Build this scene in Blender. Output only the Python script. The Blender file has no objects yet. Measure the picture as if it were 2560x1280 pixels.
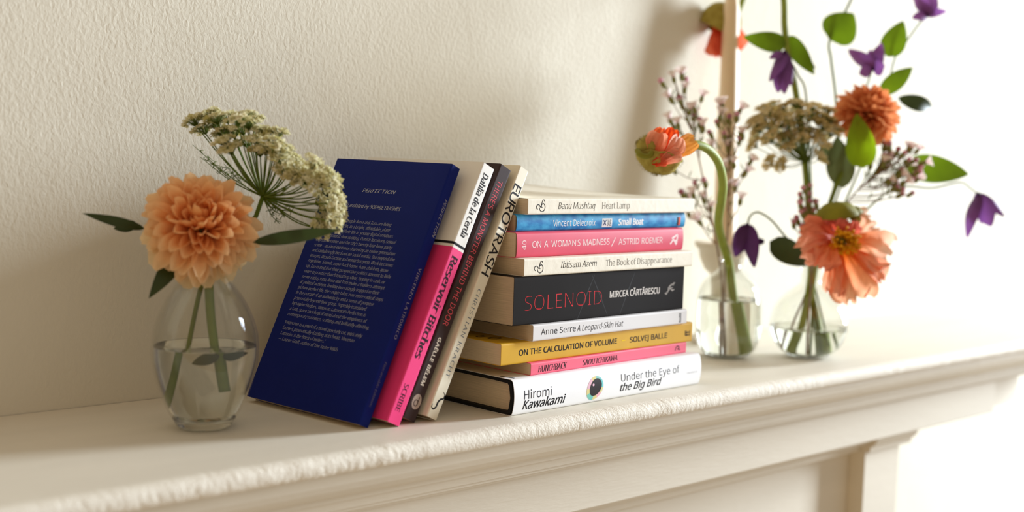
import bpy, bmesh, math, random
from mathutils import Vector, Matrix, noise
rnd = random.Random(7)
S = bpy.context.scene
COL = S.collection

# ---------------------------------------------------------------- camera
F_PX = 3107.68                       # focal length in pixels of the 2560 px wide frame
YAW, PITCH, ROLL = 0.739634, 0.080410, 0.031827
CAM = Vector((0.0, -0.8543, 0.1892))
FW = Vector((math.sin(YAW) * math.cos(PITCH), math.cos(YAW) * math.cos(PITCH), -math.sin(PITCH)))
_rt = Vector((math.cos(YAW), -math.sin(YAW), 0)); _up = _rt.cross(FW)
RT = math.cos(ROLL) * _rt + math.sin(ROLL) * _up
UP = -math.sin(ROLL) * _rt + math.cos(ROLL) * _up
cd = bpy.data.cameras.new('camera'); co = bpy.data.objects.new('camera', cd); COL.objects.link(co)
M = Matrix((RT, UP, -FW)).transposed().to_4x4(); M.translation = CAM
co.matrix_world = M
cd.sensor_width = 36.0; cd.lens = F_PX / 2560 * 36.0
cd.clip_start = 0.01; cd.clip_end = 50
cd.dof.use_dof = True; cd.dof.focus_distance = 0.935; cd.dof.aperture_fstop = 3.3
cd.dof.aperture_blades = 8
S.camera = co

# ---------------------------------------------------------------- world, window light, exposure
w = bpy.data.worlds.new('room_light'); S.world = w; w.use_nodes = True
# the room around the camera: warm, dim on the left; paler towards the windows on the right
nt = w.node_tree; bg = nt.nodes['Background']; bg.inputs[1].default_value = 1.0
tc = nt.nodes.new('ShaderNodeTexCoord'); dp = nt.nodes.new('ShaderNodeVectorMath'); dp.operation = 'DOT_PRODUCT'
dp.inputs[1].default_value = (0.80, -0.55, 0.24); nt.links.new(tc.outputs['Generated'], dp.inputs[0])
rp = nt.nodes.new('ShaderNodeValToRGB'); mr = nt.nodes.new('ShaderNodeMapRange'); mr.inputs[1].default_value = -1; mr.inputs[2].default_value = 1
nt.links.new(dp.outputs['Value'], mr.inputs[0]); nt.links.new(mr.outputs[0], rp.inputs[0]); nt.links.new(rp.outputs[0], bg.inputs[0])
rp.color_ramp.elements[0].position = .30; rp.color_ramp.elements[0].color = (0.50, 0.345, 0.195, 1)
rp.color_ramp.elements[1].position = .90; rp.color_ramp.elements[1].color = (0.47, 0.42, 0.36, 1)
ld = bpy.data.lights.new('window_daylight', 'AREA'); ld.shape = 'RECTANGLE'
ld.size = 0.46; ld.size_y = 1.45; ld.energy = 318; ld.color = (0.84, 0.935, 1.03)
lo = bpy.data.objects.new('window_daylight', ld); COL.objects.link(lo)
LPOS = Vector((4.2, -1.05, 0.76)); lo.location = LPOS
lo.rotation_euler = (Vector((0.75, -0.12, 0.1)) - LPOS).to_track_quat('-Z', 'Y').to_euler()
S.view_settings.view_transform = 'Standard'; S.view_settings.look = 'None'
S.view_settings.exposure = 0.0; S.view_settings.gamma = 1.0; S.view_settings.use_curve_mapping = False
S.cycles.use_denoising = True
S.cycles.max_bounces = 14; S.cycles.transmission_bounces = 14; S.cycles.transparent_max_bounces = 16
S.cycles.sample_clamp_indirect = 12.0


def at(px, py, d):
    """the point that lies at depth d along the sight line of a pixel"""
    return CAM + (FW + RT * ((px - 1280) / F_PX) - UP * ((py - 640) / F_PX)) * d


# ---------------------------------------------------------------- materials
def lin(c):
    return tuple((x / 12.92 if x <= .04045 else ((x + .055) / 1.055) ** 2.4) for x in (v / 255 for v in c)) + (1,)


def mat(name, rgb, rough=.6, spec=.4, noise_amt=0, noise_scale=200, bump=0, bump_scale=400, stretch=None, rgb2=None, translucent=0, attr=None, coat=0):
    m = bpy.data.materials.new(name); m.use_nodes = True
    nt = m.node_tree; n = nt.nodes; L = nt.links
    p = n['Principled BSDF']; out = n['Material Output']
    p.inputs['Base Color'].default_value = lin(rgb); p.inputs['Roughness'].default_value = rough
    p.inputs['Specular IOR Level'].default_value = spec
    if coat: p.inputs['Coat Weight'].default_value = coat; p.inputs['Coat Roughness'].default_value = .25
    tc = n.new('ShaderNodeTexCoord'); mp = n.new('ShaderNodeMapping'); L.new(tc.outputs['Object'], mp.inputs[0])
    if stretch: mp.inputs['Scale'].default_value = stretch
    src = None
    if attr:
        a = n.new('ShaderNodeAttribute'); a.attribute_name = attr; src = a.outputs['Color']
    if rgb2 or noise_amt:
        tx = n.new('ShaderNodeTexNoise'); tx.inputs['Scale'].default_value = noise_scale; tx.inputs['Detail'].default_value = 5
        L.new(mp.outputs[0], tx.inputs['Vector'])
        rp = n.new('ShaderNodeValToRGB'); L.new(tx.outputs['Fac'], rp.inputs[0])
        k = noise_amt
        a, b = (lin(rgb), lin(rgb2)) if rgb2 else (tuple(v * (1 - k) for v in lin(rgb)[:3]) + (1,), tuple(min(1, v * (1 + k)) for v in lin(rgb)[:3]) + (1,))
        rp.color_ramp.elements[0].position = .35; rp.color_ramp.elements[1].position = .65
        rp.color_ramp.elements[0].color = a; rp.color_ramp.elements[1].color = b
        if src is None: src = rp.outputs[0]
        else:
            mx = n.new('ShaderNodeMix'); mx.data_type = 'RGBA'; mx.blend_type = 'MULTIPLY'; mx.inputs[0].default_value = 1
            rp.color_ramp.elements[0].color = (1 - k, 1 - k, 1 - k, 1); rp.color_ramp.elements[1].color = (1, 1, 1, 1)
            L.new(src, mx.inputs[6]); L.new(rp.outputs[0], mx.inputs[7]); src = mx.outputs[2]
    if src is not None: L.new(src, p.inputs['Base Color'])
    if bump:
        tb = n.new('ShaderNodeTexNoise'); tb.inputs['Scale'].default_value = bump_scale; tb.inputs['Detail'].default_value = 6
        L.new(mp.outputs[0], tb.inputs['Vector'])
        bn = n.new('ShaderNodeBump'); bn.inputs['Strength'].default_value = 1; bn.inputs['Distance'].default_value = bump
        L.new(tb.outputs['Fac'], bn.inputs['Height']); L.new(bn.outputs[0], p.inputs['Normal'])
    if translucent:
        t = n.new('ShaderNodeBsdfTranslucent'); ms = n.new('ShaderNodeMixShader'); ms.inputs[0].default_value = translucent
        if src is not None: L.new(src, t.inputs[0])
        else: t.inputs[0].default_value = lin(rgb)
        L.new(p.outputs[0], ms.inputs[1]); L.new(t.outputs[0], ms.inputs[2]); L.new(ms.outputs[0], out.inputs[0])
    return m


def wall_mat():
    m = mat('painted_plaster', (224, 218, 201), rough=.75, spec=.25)
    nt = m.node_tree; n = nt.nodes; L = nt.links; p = n['Principled BSDF']
    tc = n.new('ShaderNodeTexCoord')
    def nz(scale, st, det, rot=0, rough=.5):
        mp = n.new('ShaderNodeMapping'); mp.inputs['Scale'].default_value = st; mp.inputs['Rotation'].default_value = (0, rot, 0)
        L.new(tc.outputs['Object'], mp.inputs[0])
        t = n.new('ShaderNodeTexNoise'); t.inputs['Scale'].default_value = scale; t.inputs['Detail'].default_value = det; t.inputs['Roughness'].default_value = rough
        t.inputs['Distortion'].default_value = .4
        L.new(mp.outputs[0], t.inputs['Vector']); return t.outputs['Fac']
    a = nz(340, (1, 1, .66), 3, .3, .5); b = nz(20, (1, 1, .7), 3); c = nz(600, (1, 1, .7), 2)
    m1 = n.new('ShaderNodeMath'); m1.operation = 'MULTIPLY_ADD'; m1.inputs[1].default_value = 1.6
    L.new(b, m1.inputs[0]); L.new(a, m1.inputs[2])
    m2 = n.new('ShaderNodeMath'); m2.operation = 'MULTIPLY_ADD'; m2.inputs[1].default_value = .22
    L.new(c, m2.inputs[0]); L.new(m1.outputs[0], m2.inputs[2])
    bn = n.new('ShaderNodeBump'); bn.inputs['Strength'].default_value = 1; bn.inputs['Distance'].default_value = .00046
    L.new(m2.outputs[0], bn.inputs['Height']); L.new(bn.outputs[0], p.inputs['Normal'])
    return m


def glass_mat(name, ior, tint=(1, 1, 1)):
    m = bpy.data.materials.new(name); m.use_nodes = True
    nt = m.node_tree; n = nt.nodes; L = nt.links
    n.remove(n['Principled BSDF'])
    g = n.new('ShaderNodeBsdfGlass'); g.inputs['IOR'].default_value = ior; g.inputs['Roughness'].default_value = 0; g.inputs[0].default_value = tint + (1,)
    L.new(g.outputs[0], n['Material Output'].inputs[0])
    return m


PAINT = mat('white_gloss_paint', (226, 219, 203), rough=.55, spec=.35, noise_amt=.03, noise_scale=30, bump=.00022, bump_scale=520, stretch=(.14, 1, 1))
PAINT_ROUGH = mat('chipped_white_paint', (236, 230, 216), rough=.7, spec=.3, bump=.0005, bump_scale=700)
def thin_glass(name):
    """thin blown glass: light passes straight on, the surface mirrors more at grazing angles"""
    m = bpy.data.materials.new(name); m.use_nodes = True
    nt = m.node_tree; n = nt.nodes; L = nt.links; n.remove(n['Principled BSDF'])
    t = n.new('ShaderNodeBsdfTransparent'); t.inputs[0].default_value = (.965, .97, .96, 1)
    g = n.new('ShaderNodeBsdfGlossy'); g.inputs['Roughness'].default_value = .02; g.inputs[0].default_value = (1, 1, 1, 1)
    lw = n.new('ShaderNodeLayerWeight'); lw.inputs[0].default_value = .5; ms = n.new('ShaderNodeMixShader')
    pw = n.new('ShaderNodeMath'); pw.operation = 'POWER'; pw.inputs[1].default_value = 4.5; L.new(lw.outputs['Facing'], pw.inputs[0])
    fr = n.new('ShaderNodeMath'); fr.operation = 'MULTIPLY_ADD'; fr.inputs[1].default_value = .72; fr.inputs[2].default_value = .04; L.new(pw.outputs[0], fr.inputs[0])
    L.new(fr.outputs[0], ms.inputs[0]); L.new(t.outputs[0], ms.inputs[1]); L.new(g.outputs[0], ms.inputs[2]); L.new(ms.outputs[0], n['Material Output'].inputs[0])
    return m


GLASS = thin_glass('clear_glass'); FOOT = glass_mat('thick_glass', 1.45, (.985, .99, .98)); WATER = glass_mat('water', 1.33, (.985, .99, .975))


# ---------------------------------------------------------------- mesh helpers
def mesh_obj(name, verts, faces, m, parent=None, smooth=True, mats=None, fm=None, cols=None):
    me = bpy.data.meshes.new(name); me.from_pydata([tuple(v) for v in verts], [], faces); me.update()
    for x in (mats or [m]): me.materials.append(x)
    if fm: me.polygons.foreach_set('material_index', fm)
    if smooth: me.polygons.foreach_set('use_smooth', [True] * len(me.polygons))
    if cols:
        ca = me.color_attributes.new('tint', 'FLOAT_COLOR', 'POINT')
        for i, c in enumerate(cols): ca.data[i].color = (c[0], c[1], c[2], 1)
    o = bpy.data.objects.new(name, me); COL.objects.link(o)
    if parent: o.parent = parent
    return o


def thing(name, label, cat, loc=(0, 0, 0), group=None, mtx=None):
    o = bpy.data.objects.new(name, None); COL.objects.link(o); o.empty_display_size = .02
    if mtx is not None: o.matrix_world = mtx
    else: o.location = loc
    o['label'] = label; o['category'] = cat
    if group: o['group'] = group
    return o


class MB:
    """collects world or local geometry into one mesh; every add() may carry per-vertex tints"""
    def __init__(s): s.v = []; s.f = []; s.c = []
    def add(s, v, f, c=None):
        b = len(s.v); s.v += [Vector(p) for p in v]; s.f += [tuple(i + b for i in q) for q in f]
        s.c += c if c else [(1, 1, 1)] * len(v)
    def build(s, name, m, parent=None, smooth=True, tint=False):
        off = parent.location if parent is not None else Vector((0, 0, 0))
        return mesh_obj(name, [p - off for p in s.v], s.f, m, parent, smooth, cols=s.c if tint else None)


def cr(pts, n=8):
    """Catmull-Rom through points"""
    P = [Vector(p) for p in pts]; P = [P[0] * 2 - P[1]] + P + [P[-1] * 2 - P[-2]]; out = []
    for i in range(1, len(P) - 2):
        a, b, c, d = P[i - 1:i + 3]
        for k in range(n):
            t = k / n
            out.append(.5 * ((2 * b) + (c - a) * t + (2 * a - 5 * b + 4 * c - d) * t * t + (3 * b - a - 3 * c + d) * t ** 3))
    out.append(P[-2]); return out


def tube(path, r0, r1=None, seg=8, cap=True):
    r1 = r0 if r1 is None else r1; v = []; f = []; n = len(path); prev = None
    for i, p in enumerate(path):
        t = (path[min(i + 1, n - 1)] - path[max(i - 1, 0)]).normalized()
        if prev is None: u = t.orthogonal().normalized()
        else: u = (prev - t * prev.dot(t)).normalized()
        prev = u; q = t.cross(u); r = r0 + (r1 - r0) * i / max(1, n - 1)
        for k in range(seg):
            a = 2 * math.pi * k / seg; v.append(p + (u * math.cos(a) + q * math.sin(a)) * r)
    for i in range(n - 1):
        for k in range(seg):
            f.append((i * seg + k, i * seg + (k + 1) % seg, (i + 1) * seg + (k + 1) % seg, (i + 1) * seg + k))
    if cap: f.append(tuple(range(seg))[::-1]); f.append(tuple((n - 1) * seg + k for k in range(seg)))
    return v, f


def ball(c, rx, ry=None, rz=None, seg=8, rings=6, mtx=None):
    ry = ry or rx; rz = rz or rx; v = []; f = []
    for i in range(rings + 1):
        th = math.pi * i / rings
        for k in range(seg):
            a = 2 * math.pi * k / seg
            p = Vector((rx * math.sin(th) * math.cos(a), ry * math.sin(th) * math.sin(a), rz * math.cos(th)))
            v.append(Vector(c) + (mtx @ p if mtx else p))
    for i in range(rings):
        for k in range(seg): f.append((i * seg + k, (i + 1) * seg + k, (i + 1) * seg + (k + 1) % seg, i * seg + (k + 1) % seg))
    return v, f


PROF = {
    'leaf': lambda t: (math.sin(math.pi * min(1, t ** .75)) ** .85) if 0 < t < 1 else .02,
    'broad': lambda t: max(.03, (math.sin(math.pi * min(1, t ** .62)) ** .75)),
    'petal': lambda t: max(.06, min(1, .18 + 1.15 * t ** .8) * (1 - max(0, (t - .72) / .28) ** 2.6 * .72)),
    'fan': lambda t: max(.1, min(1, .22 + 1.1 * t) * (1 - max(0, (t - .8) / .2) ** 3 * .35)),
    'tepal': lambda t: max(.03, math.sin(math.pi * (t * .93 + .05) ** .85) ** .7 * (1 - .25 * t)),
}


def sheet(B, T, width, normal=None, prof='leaf', cup=0., bend=0., ruffle=0., nu=10, nv=4, twist=0., seed=0, tipcurl=0., serr=0., pleat=0.):
    """a thin curved blade from B to T; returns verts, faces, list of t"""
    B = Vector(B); T = Vector(T); a = T - B; L = a.length; a.normalize()
    n = Vector(normal) if normal is not None else (CAM - B)
    s = a.cross(n); s = s.normalized() if s.length > 1e-9 else a.orthogonal().normalized(); n = s.cross(a)
    v = []; f = []; ts = []; P = PROF[prof]
    for i in range(nu + 1):
        t = i / nu; wd = width * P(t)
        if serr and 0 < i < nu and i % 2: wd *= (1 - serr)
        ang = twist * t
        s2 = s * math.cos(ang) + n * math.sin(ang); n2 = n * math.cos(ang) - s * math.sin(ang)
        for j in range(nv + 1):
            u = j / nv * 2 - 1
            p = B + a * (L * t) + s2 * (u * wd / 2) + n2 * (cup * u * u * wd + bend * L * math.sin(math.pi * t * .5 if bend < -9 else math.pi * t) + tipcurl * L * t ** 3)
            if pleat: p += n2 * (pleat * math.sin(u * 11 + seed + 1.5 * t) * (.3 + t))
            if ruffle:
                q = Vector((u * 1.6 + seed * 3.1, t * 1.2 + seed, seed * 1.7))
                p += (n2 * noise.noise(q * 2.2) + a * (.6 * noise.noise(q * 3.1 + Vector((9, 0, 0)))) + s2 * .4 * noise.noise(q * 2.7)) * ruffle * (.15 + t)
            v.append(p); ts.append(t)
    W = nv + 1
    for i in range(nu):
        for j in range(nv): f.append((i * W + j, i * W + j + 1, (i + 1) * W + j + 1, (i + 1) * W + j))
    return v, f, ts


def lathe(profile, seg=48):
    v = []; f = []
    for r, z in profile:
        for k in range(seg):
            a = 2 * math.pi * k / seg; v.append((r * math.cos(a), r * math.sin(a), z))
    n = len(profile)
    for i in range(n - 1):
        for k in range(seg): f.append((i * seg + k, i * seg + (k + 1) % seg, (i + 1) * seg + (k + 1) % seg, (i + 1) * seg + k))
    f.append(tuple(range(seg))[::-1]); f.append(tuple((n - 1) * seg + k for k in range(seg)))
    return v, f


def smooth_profile(pts, n=5):
    return [(max(1e-4, p.x), p.y) for p in cr([(a, b, 0) for a, b in pts], n)]


def box(x0, x1, y0, y1, z0, z1):
    v = [(x, y, z) for x in (x0, x1) for y in (y0, y1) for z in (z0, z1)]
    return v, [(0, 1, 3, 2), (4, 6, 7, 5), (0, 4, 5, 1), (2, 3, 7, 6), (0, 2, 6, 4), (1, 5, 7, 3)]


def prism(prof, x0, x1):
    """closed (y, z) outline extruded along x"""
    n = len(prof); v = [(x0, y, z) for y, z in prof] + [(x1, y, z) for y, z in prof]
    f = [(i, (i + 1) % n, n + (i + 1) % n, n + i) for i in range(n)] + [tuple(range(n))[::-1], tuple(range(n, 2 * n))]
    return v, f


# ---------------------------------------------------------------- the setting: wall behind the mantelpiece
v, f = box(-.6, 4.2, 0, .12, -1.25, 1.6)
wl = mesh_obj('wall_back', v, f, wall_mat(), smooth=False); wl['kind'] = 'structure'

# ---------------------------------------------------------------- mantelpiece
mant = thing('mantelpiece', 'white painted mantelpiece with a chipped front edge against the plaster wall', 'mantelpiece', (0, 0, 0))
XL, XR = -.5, 1.565
EY = -.2225
# the shelf board: flat top and a chipped rounded front edge, all one mesh
prof = [(-.0005, 0), (-.06, 0), (-.12, 0), (-.17, 0), (-.20, 0), (-.209, 0), (-.2135, -.0001), (-.2165, -.0004), (-.2190, -.0010), (-.2208, -.0020), (-.2220, -.0034),
        (-.2226, -.0052), (-.2228, -.0072), (-.2226, -.0092), (-.2219, -.0110), (-.2206, -.0124), (-.2185, -.0132), (-.214, -.0134), (-.19, -.0134), (-.0005, -.0134)]
xs = [XL, -.2, 0, .1] + [.15 + .0011 * i for i in range(int((XR - .15) / .0011) + 1)] + [XR]
v = []; f = []; fm = []
for x in xs:
    for j, (y, z) in enumerate(prof):
        k = 1.0 if 7 <= j <= 15 else (.45 if j in (6, 16) else 0)
        if k and x > .14:
            q = Vector((x, y * 1.2, z * 1.2))
            big = noise.noise(q * 70); mid = noise.noise(q * 300); fine = noise.noise(q * 640)
            rough = .22 + .62 * max(0, .5 + noise.noise(Vector((x * 16, y * 40, z * 40 + 3))))
            d = k * rough * (.0006 * big + .0003 * (mid if mid > -.2 else mid * 2.6) + .0003 * fine)
            ny, nz = (-(y + .2135), z + .0067); l = math.hypot(ny, nz) or 1
            y = y - d * abs(ny) / l * 1.0; z = z + d * nz / l * .8
        v.append((x, y, z))
n = len(prof)
for i in range(len(xs) - 1):
    for j in range(n - 1):
        f.append((i * n + j, (i + 1) * n + j, (i + 1) * n + j + 1, i * n + j + 1)); fm.append(1 if 6 <= j <= 16 else 0)
b = (len(xs) - 1) * n
f.append(tuple(b + j for j in range(n))); fm.append(0)
mesh_obj('shelf', v, f, None, mant, mats=[PAINT, PAINT_ROUGH], fm=fm)
mould = [(-.001, -.0136), (-.2125, -.0136), (-.2128, -.0180), (-.2120, -.0225), (-.2095, -.0270), (-.2055, -.0310), (-.2005, -.0340), (-.1945, -.0358), (-.1915, -.0362), (-.1915, -.0402),
         (-.1870, -.0408), (-.1866, -.0475), (-.1838, -.0482), (-.1836, -.0506), (-.1790, -.0512), (-.1782, -.0540), (-.1745, -.0548), (-.001, -.0548)]
v, f = prism(mould, XL, 1.545); mo = mesh_obj('moulding', v, f, PAINT, mant, smooth=False)
v, f = prism([(-.002, -.055), (-.172, -.055), (-.172, -.0925), (-.1712, -.0935), (-.002, -.0935)], XL, 1.398); mesh_obj('frieze', v, f, PAINT, mant, smooth=False)
v, f = prism([(-.002, -.0552), (-.150, -.0552), (-.150, -.0962), (-.002, -.0962)], 1.3985, 1.503); mesh_obj('end_block', v, f, PAINT, mant, smooth=False)
v, f = prism([(-.002, -.0938), (-.158, -.0938), (-.157, -.0985), (-.1535, -.103), (-.148, -.106), (-.1435, -.1065), (-.1425, -.113), (-.138, -.1135), (-.134, -.1175), (-.002, -.1175)], XL, 1.160); mesh_obj('bed_moulding', v, f, PAINT, mant, smooth=False)
v, f = box(XL, 1.160, -.1305, -.002, -1.2, -.1176); mesh_obj('panel', v, f, PAINT, mant, smooth=False)
v, f = box(1.1605, 1.228, -.1500, -.002, -1.2, -.1125); pil = mesh_obj('pilaster', v, f, PAINT, mant, smooth=False)
v, f = prism([(-.002, -.0938), (-.164, -.0938), (-.1635, -.0985), (-.160, -.104), (-.156, -.107), (-.155, -.1123), (-.002, -.1123)], 1.1605, 1.243); mesh_obj('capital', v, f, PAINT, pil, smooth=False)

# ---------------------------------------------------------------- lettering
_H = None
import os
FONT = None
try:      # the typeface that ships inside Blender itself; its built-in one is the fallback
    FONT = bpy.data.fonts.load(os.path.join(bpy.utils.system_resource('DATAFILES'), 'fonts', 'NotoSansHebrew-Regular.woff2'))
except Exception:
    FONT = None
def text_raw(s):
    """filled outlines of a line of type, cap height 1"""
    global _H
    def go(t):
        cu = bpy.data.curves.new('type', 'FONT'); cu.body = t; cu.resolution_u = 3; cu.size = 1
        if FONT: cu.font = FONT
        ob = bpy.data.objects.new('type', cu); COL.objects.link(ob)
        dg = bpy.context.evaluated_depsgraph_get(); dg.update()
        me = bpy.data.meshes.new_from_object(ob.evaluated_get(dg))
        V = [(p.co.x, p.co.y) for p in me.vertices]; Fc = [tuple(p.vertices) for p in me.polygons]
        bpy.data.objects.remove(ob); bpy.data.curves.remove(cu); bpy.data.meshes.remove(me)
        return V, Fc
    if _H is None:
        V, _ = go('H'); _H = max(y for _, y in V)
    V, Fc = go(s)
    return [(x / _H, y / _H) for x, y in V], Fc


def type_line(s, dx=0., dy=0., serif=0., shear=0., track=0.):
    """2-D lettering (cap height 1); dx/dy swell the strokes sideways/up; serif adds slab ends"""
    V = []; Fc = []
    if track:
        X = 0; lines = []
        for ch in s:
            if ch == ' ': X += .38 + track; continue
            a, b = text_raw(ch); x0 = min(p[0] for p in a); x1 = max(p[0] for p in a)
            n0 = len(V); V += [(p[0] - x0 + X, p[1]) for p in a]; Fc += [tuple(i + n0 for i in q) for q in b]
            X += x1 - x0 + track
    else:
        V, Fc = text_raw(s)
    # every face counter-clockwise, then the outline
    def area(q): return sum(V[q[i]][0] * V[q[(i + 1) % len(q)]][1] - V[q[(i + 1) % len(q)]][0] * V[q[i]][1] for i in range(len(q)))
    Fc = [q if area(q) > 0 else q[::-1] for q in Fc if abs(area(q)) > 1e-9]
    cnt = {}
    for q in Fc:
        for i in range(len(q)):
            a, b = q[i], q[(i + 1) % len(q)]
            if (b, a) in cnt: cnt.pop((b, a))
            else: cnt[(a, b)] = 1
    sg = 1
    N = {}
    hor = {}
    for a, b in cnt:
        ex, ey = V[b][0] - V[a][0], V[b][1] - V[a][1]; l = math.hypot(ex, ey) or 1
        nx, ny = sg * ey / l, -sg * ex / l
        for i in (a, b):
            o = N.get(i, (0, 0)); N[i] = (o[0] + nx, o[1] + ny)
        if serif and abs(ey) < .004 and abs(ex) > 1e-6:
            hor.setdefault((round(V[a][1] * 100), ny > 0), []).append((min(V[a][0], V[b][0]), max(V[a][0], V[b][0])))
    W = list(V)
    for i, (nx, ny) in N.items():
        l = math.hypot(nx, ny) or 1
        W[i] = (V[i][0] + dx * nx / l, V[i][1] + dy * ny / l)
    if serif:
        for (yy, upw), segs in hor.items():
            segs.sort(); mg = []
            for a, b in segs:
                if mg and a - mg[-1][1] < .004: mg[-1][1] = max(mg[-1][1], b)
                else: mg.append([a, b])
            for a, b in mg:
                if .07 < b - a < .30:
                    y = yy / 100; h = .055 if upw else -.055; n0 = len(W); e = serif
                    y1 = y + dy * (1 if upw else -1)
                    W += [(a - dx - e, y1), (b + dx + e, y1), (b + dx + e * .35, y1 - h), (a - dx - e * .35, y1 - h)]; Fc = Fc + [(n0, n0 + 1, n0 + 2, n0 + 3)]
    if shear: W = [(x + y * shear, y) for x, y in W]
    return W, Fc


def fit(W, cap, width=None):
    x0 = min(p[0] for p in W); x1 = max(p[0] for p in W)
    k = (width / (x1 - x0)) if width else cap
    return [((x - x0) * k, y * cap) for x, y in W]


STY = dict(
    sans=dict(), sans_b=dict(dx=.05, dy=.03), sans_xb=dict(dx=.09, dy=.05), sans_l=dict(dx=-.022, dy=-.022), thin=dict(dx=-.045, dy=-.045),
    sans_i=dict(shear=.2), sans_ib=dict(shear=.2, dx=.035, dy=.02),
    serif=dict(dx=.0, dy=-.03, serif=.10), serif_i=dict(dx=-.005, dy=-.03, serif=.07, shear=.22), serif_b=dict(dx=.055, dy=-.02, serif=.1),
    serif_bi=dict(dx=.05, dy=-.03, serif=.09, shear=.2), serif_c=dict(dx=-.005, dy=-.032, serif=.09, track=.26), serif_ci=dict(dx=-.0, dy=-.03, serif=.08, track=.16, shear=.22),
    black=dict(dx=.075, dy=-.005, serif=.13, shear=.05), sans_c=dict(track=.13), sans_cm=dict(track=.10, dx=.018, dy=.012), sans_bc=dict(dx=.075, dy=.05, track=.22),
)


def ribbon(pts, wd, closed=False):
    """flat stroke along 2-D points; wd number or list"""
    n = len(pts); V = []; Fc = []
    for i, (x, y) in enumerate(pts):
        a = pts[(i - 1) % n] if closed or i else pts[0]; b = pts[(i + 1) % n] if closed or i < n - 1 else pts[-1]
        tx, ty = b[0] - a[0], b[1] - a[1]; l = math.hypot(tx, ty) or 1
        w_ = (wd[i] if isinstance(wd, list) else wd) / 2
        V += [(x - ty / l * w_, y + tx / l * w_), (x + ty / l * w_, y - tx / l * w_)]
    for i in range(n if closed else n - 1):
        j = (i + 1) % n; Fc.append((2 * i, 2 * i + 1, 2 * j + 1, 2 * j))
    return V, Fc


def sm2(pts, n=6): return [(p.x, p.y) for p in cr([(a, b, 0) for a, b in pts], n)]
def disc2(cx, cy, rx, ry, n=28, fn=None):
    V = [(cx + rx * math.cos(2 * math.pi * k / n), cy + ry * math.sin(2 * math.pi * k / n)) for k in range(n)]
    if fn: V = [fn(*p) for p in V]
    return V, [tuple(range(n))]


# ---------------------------------------------------------------- books
PAGE = mat('book_pages', (214, 196, 168), rough=.9, spec=.1, noise_amt=.10, noise_scale=60, stretch=(.6, .6, 40), bump=.00012, bump_scale=50)
PAGE_D = mat('book_pages_grey', (196, 180, 156), rough=.9, spec=.1, noise_amt=.12, noise_scale=60, stretch=(.6, .6, 40), bump=.00012, bump_scale=50)
INK = {}
def ink(rgb):
    if rgb not in INK: INK[rgb] = mat('ink_%02x%02x%02x' % rgb, rgb, rough=.6, spec=.1)
    return INK[rgb]


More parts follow.
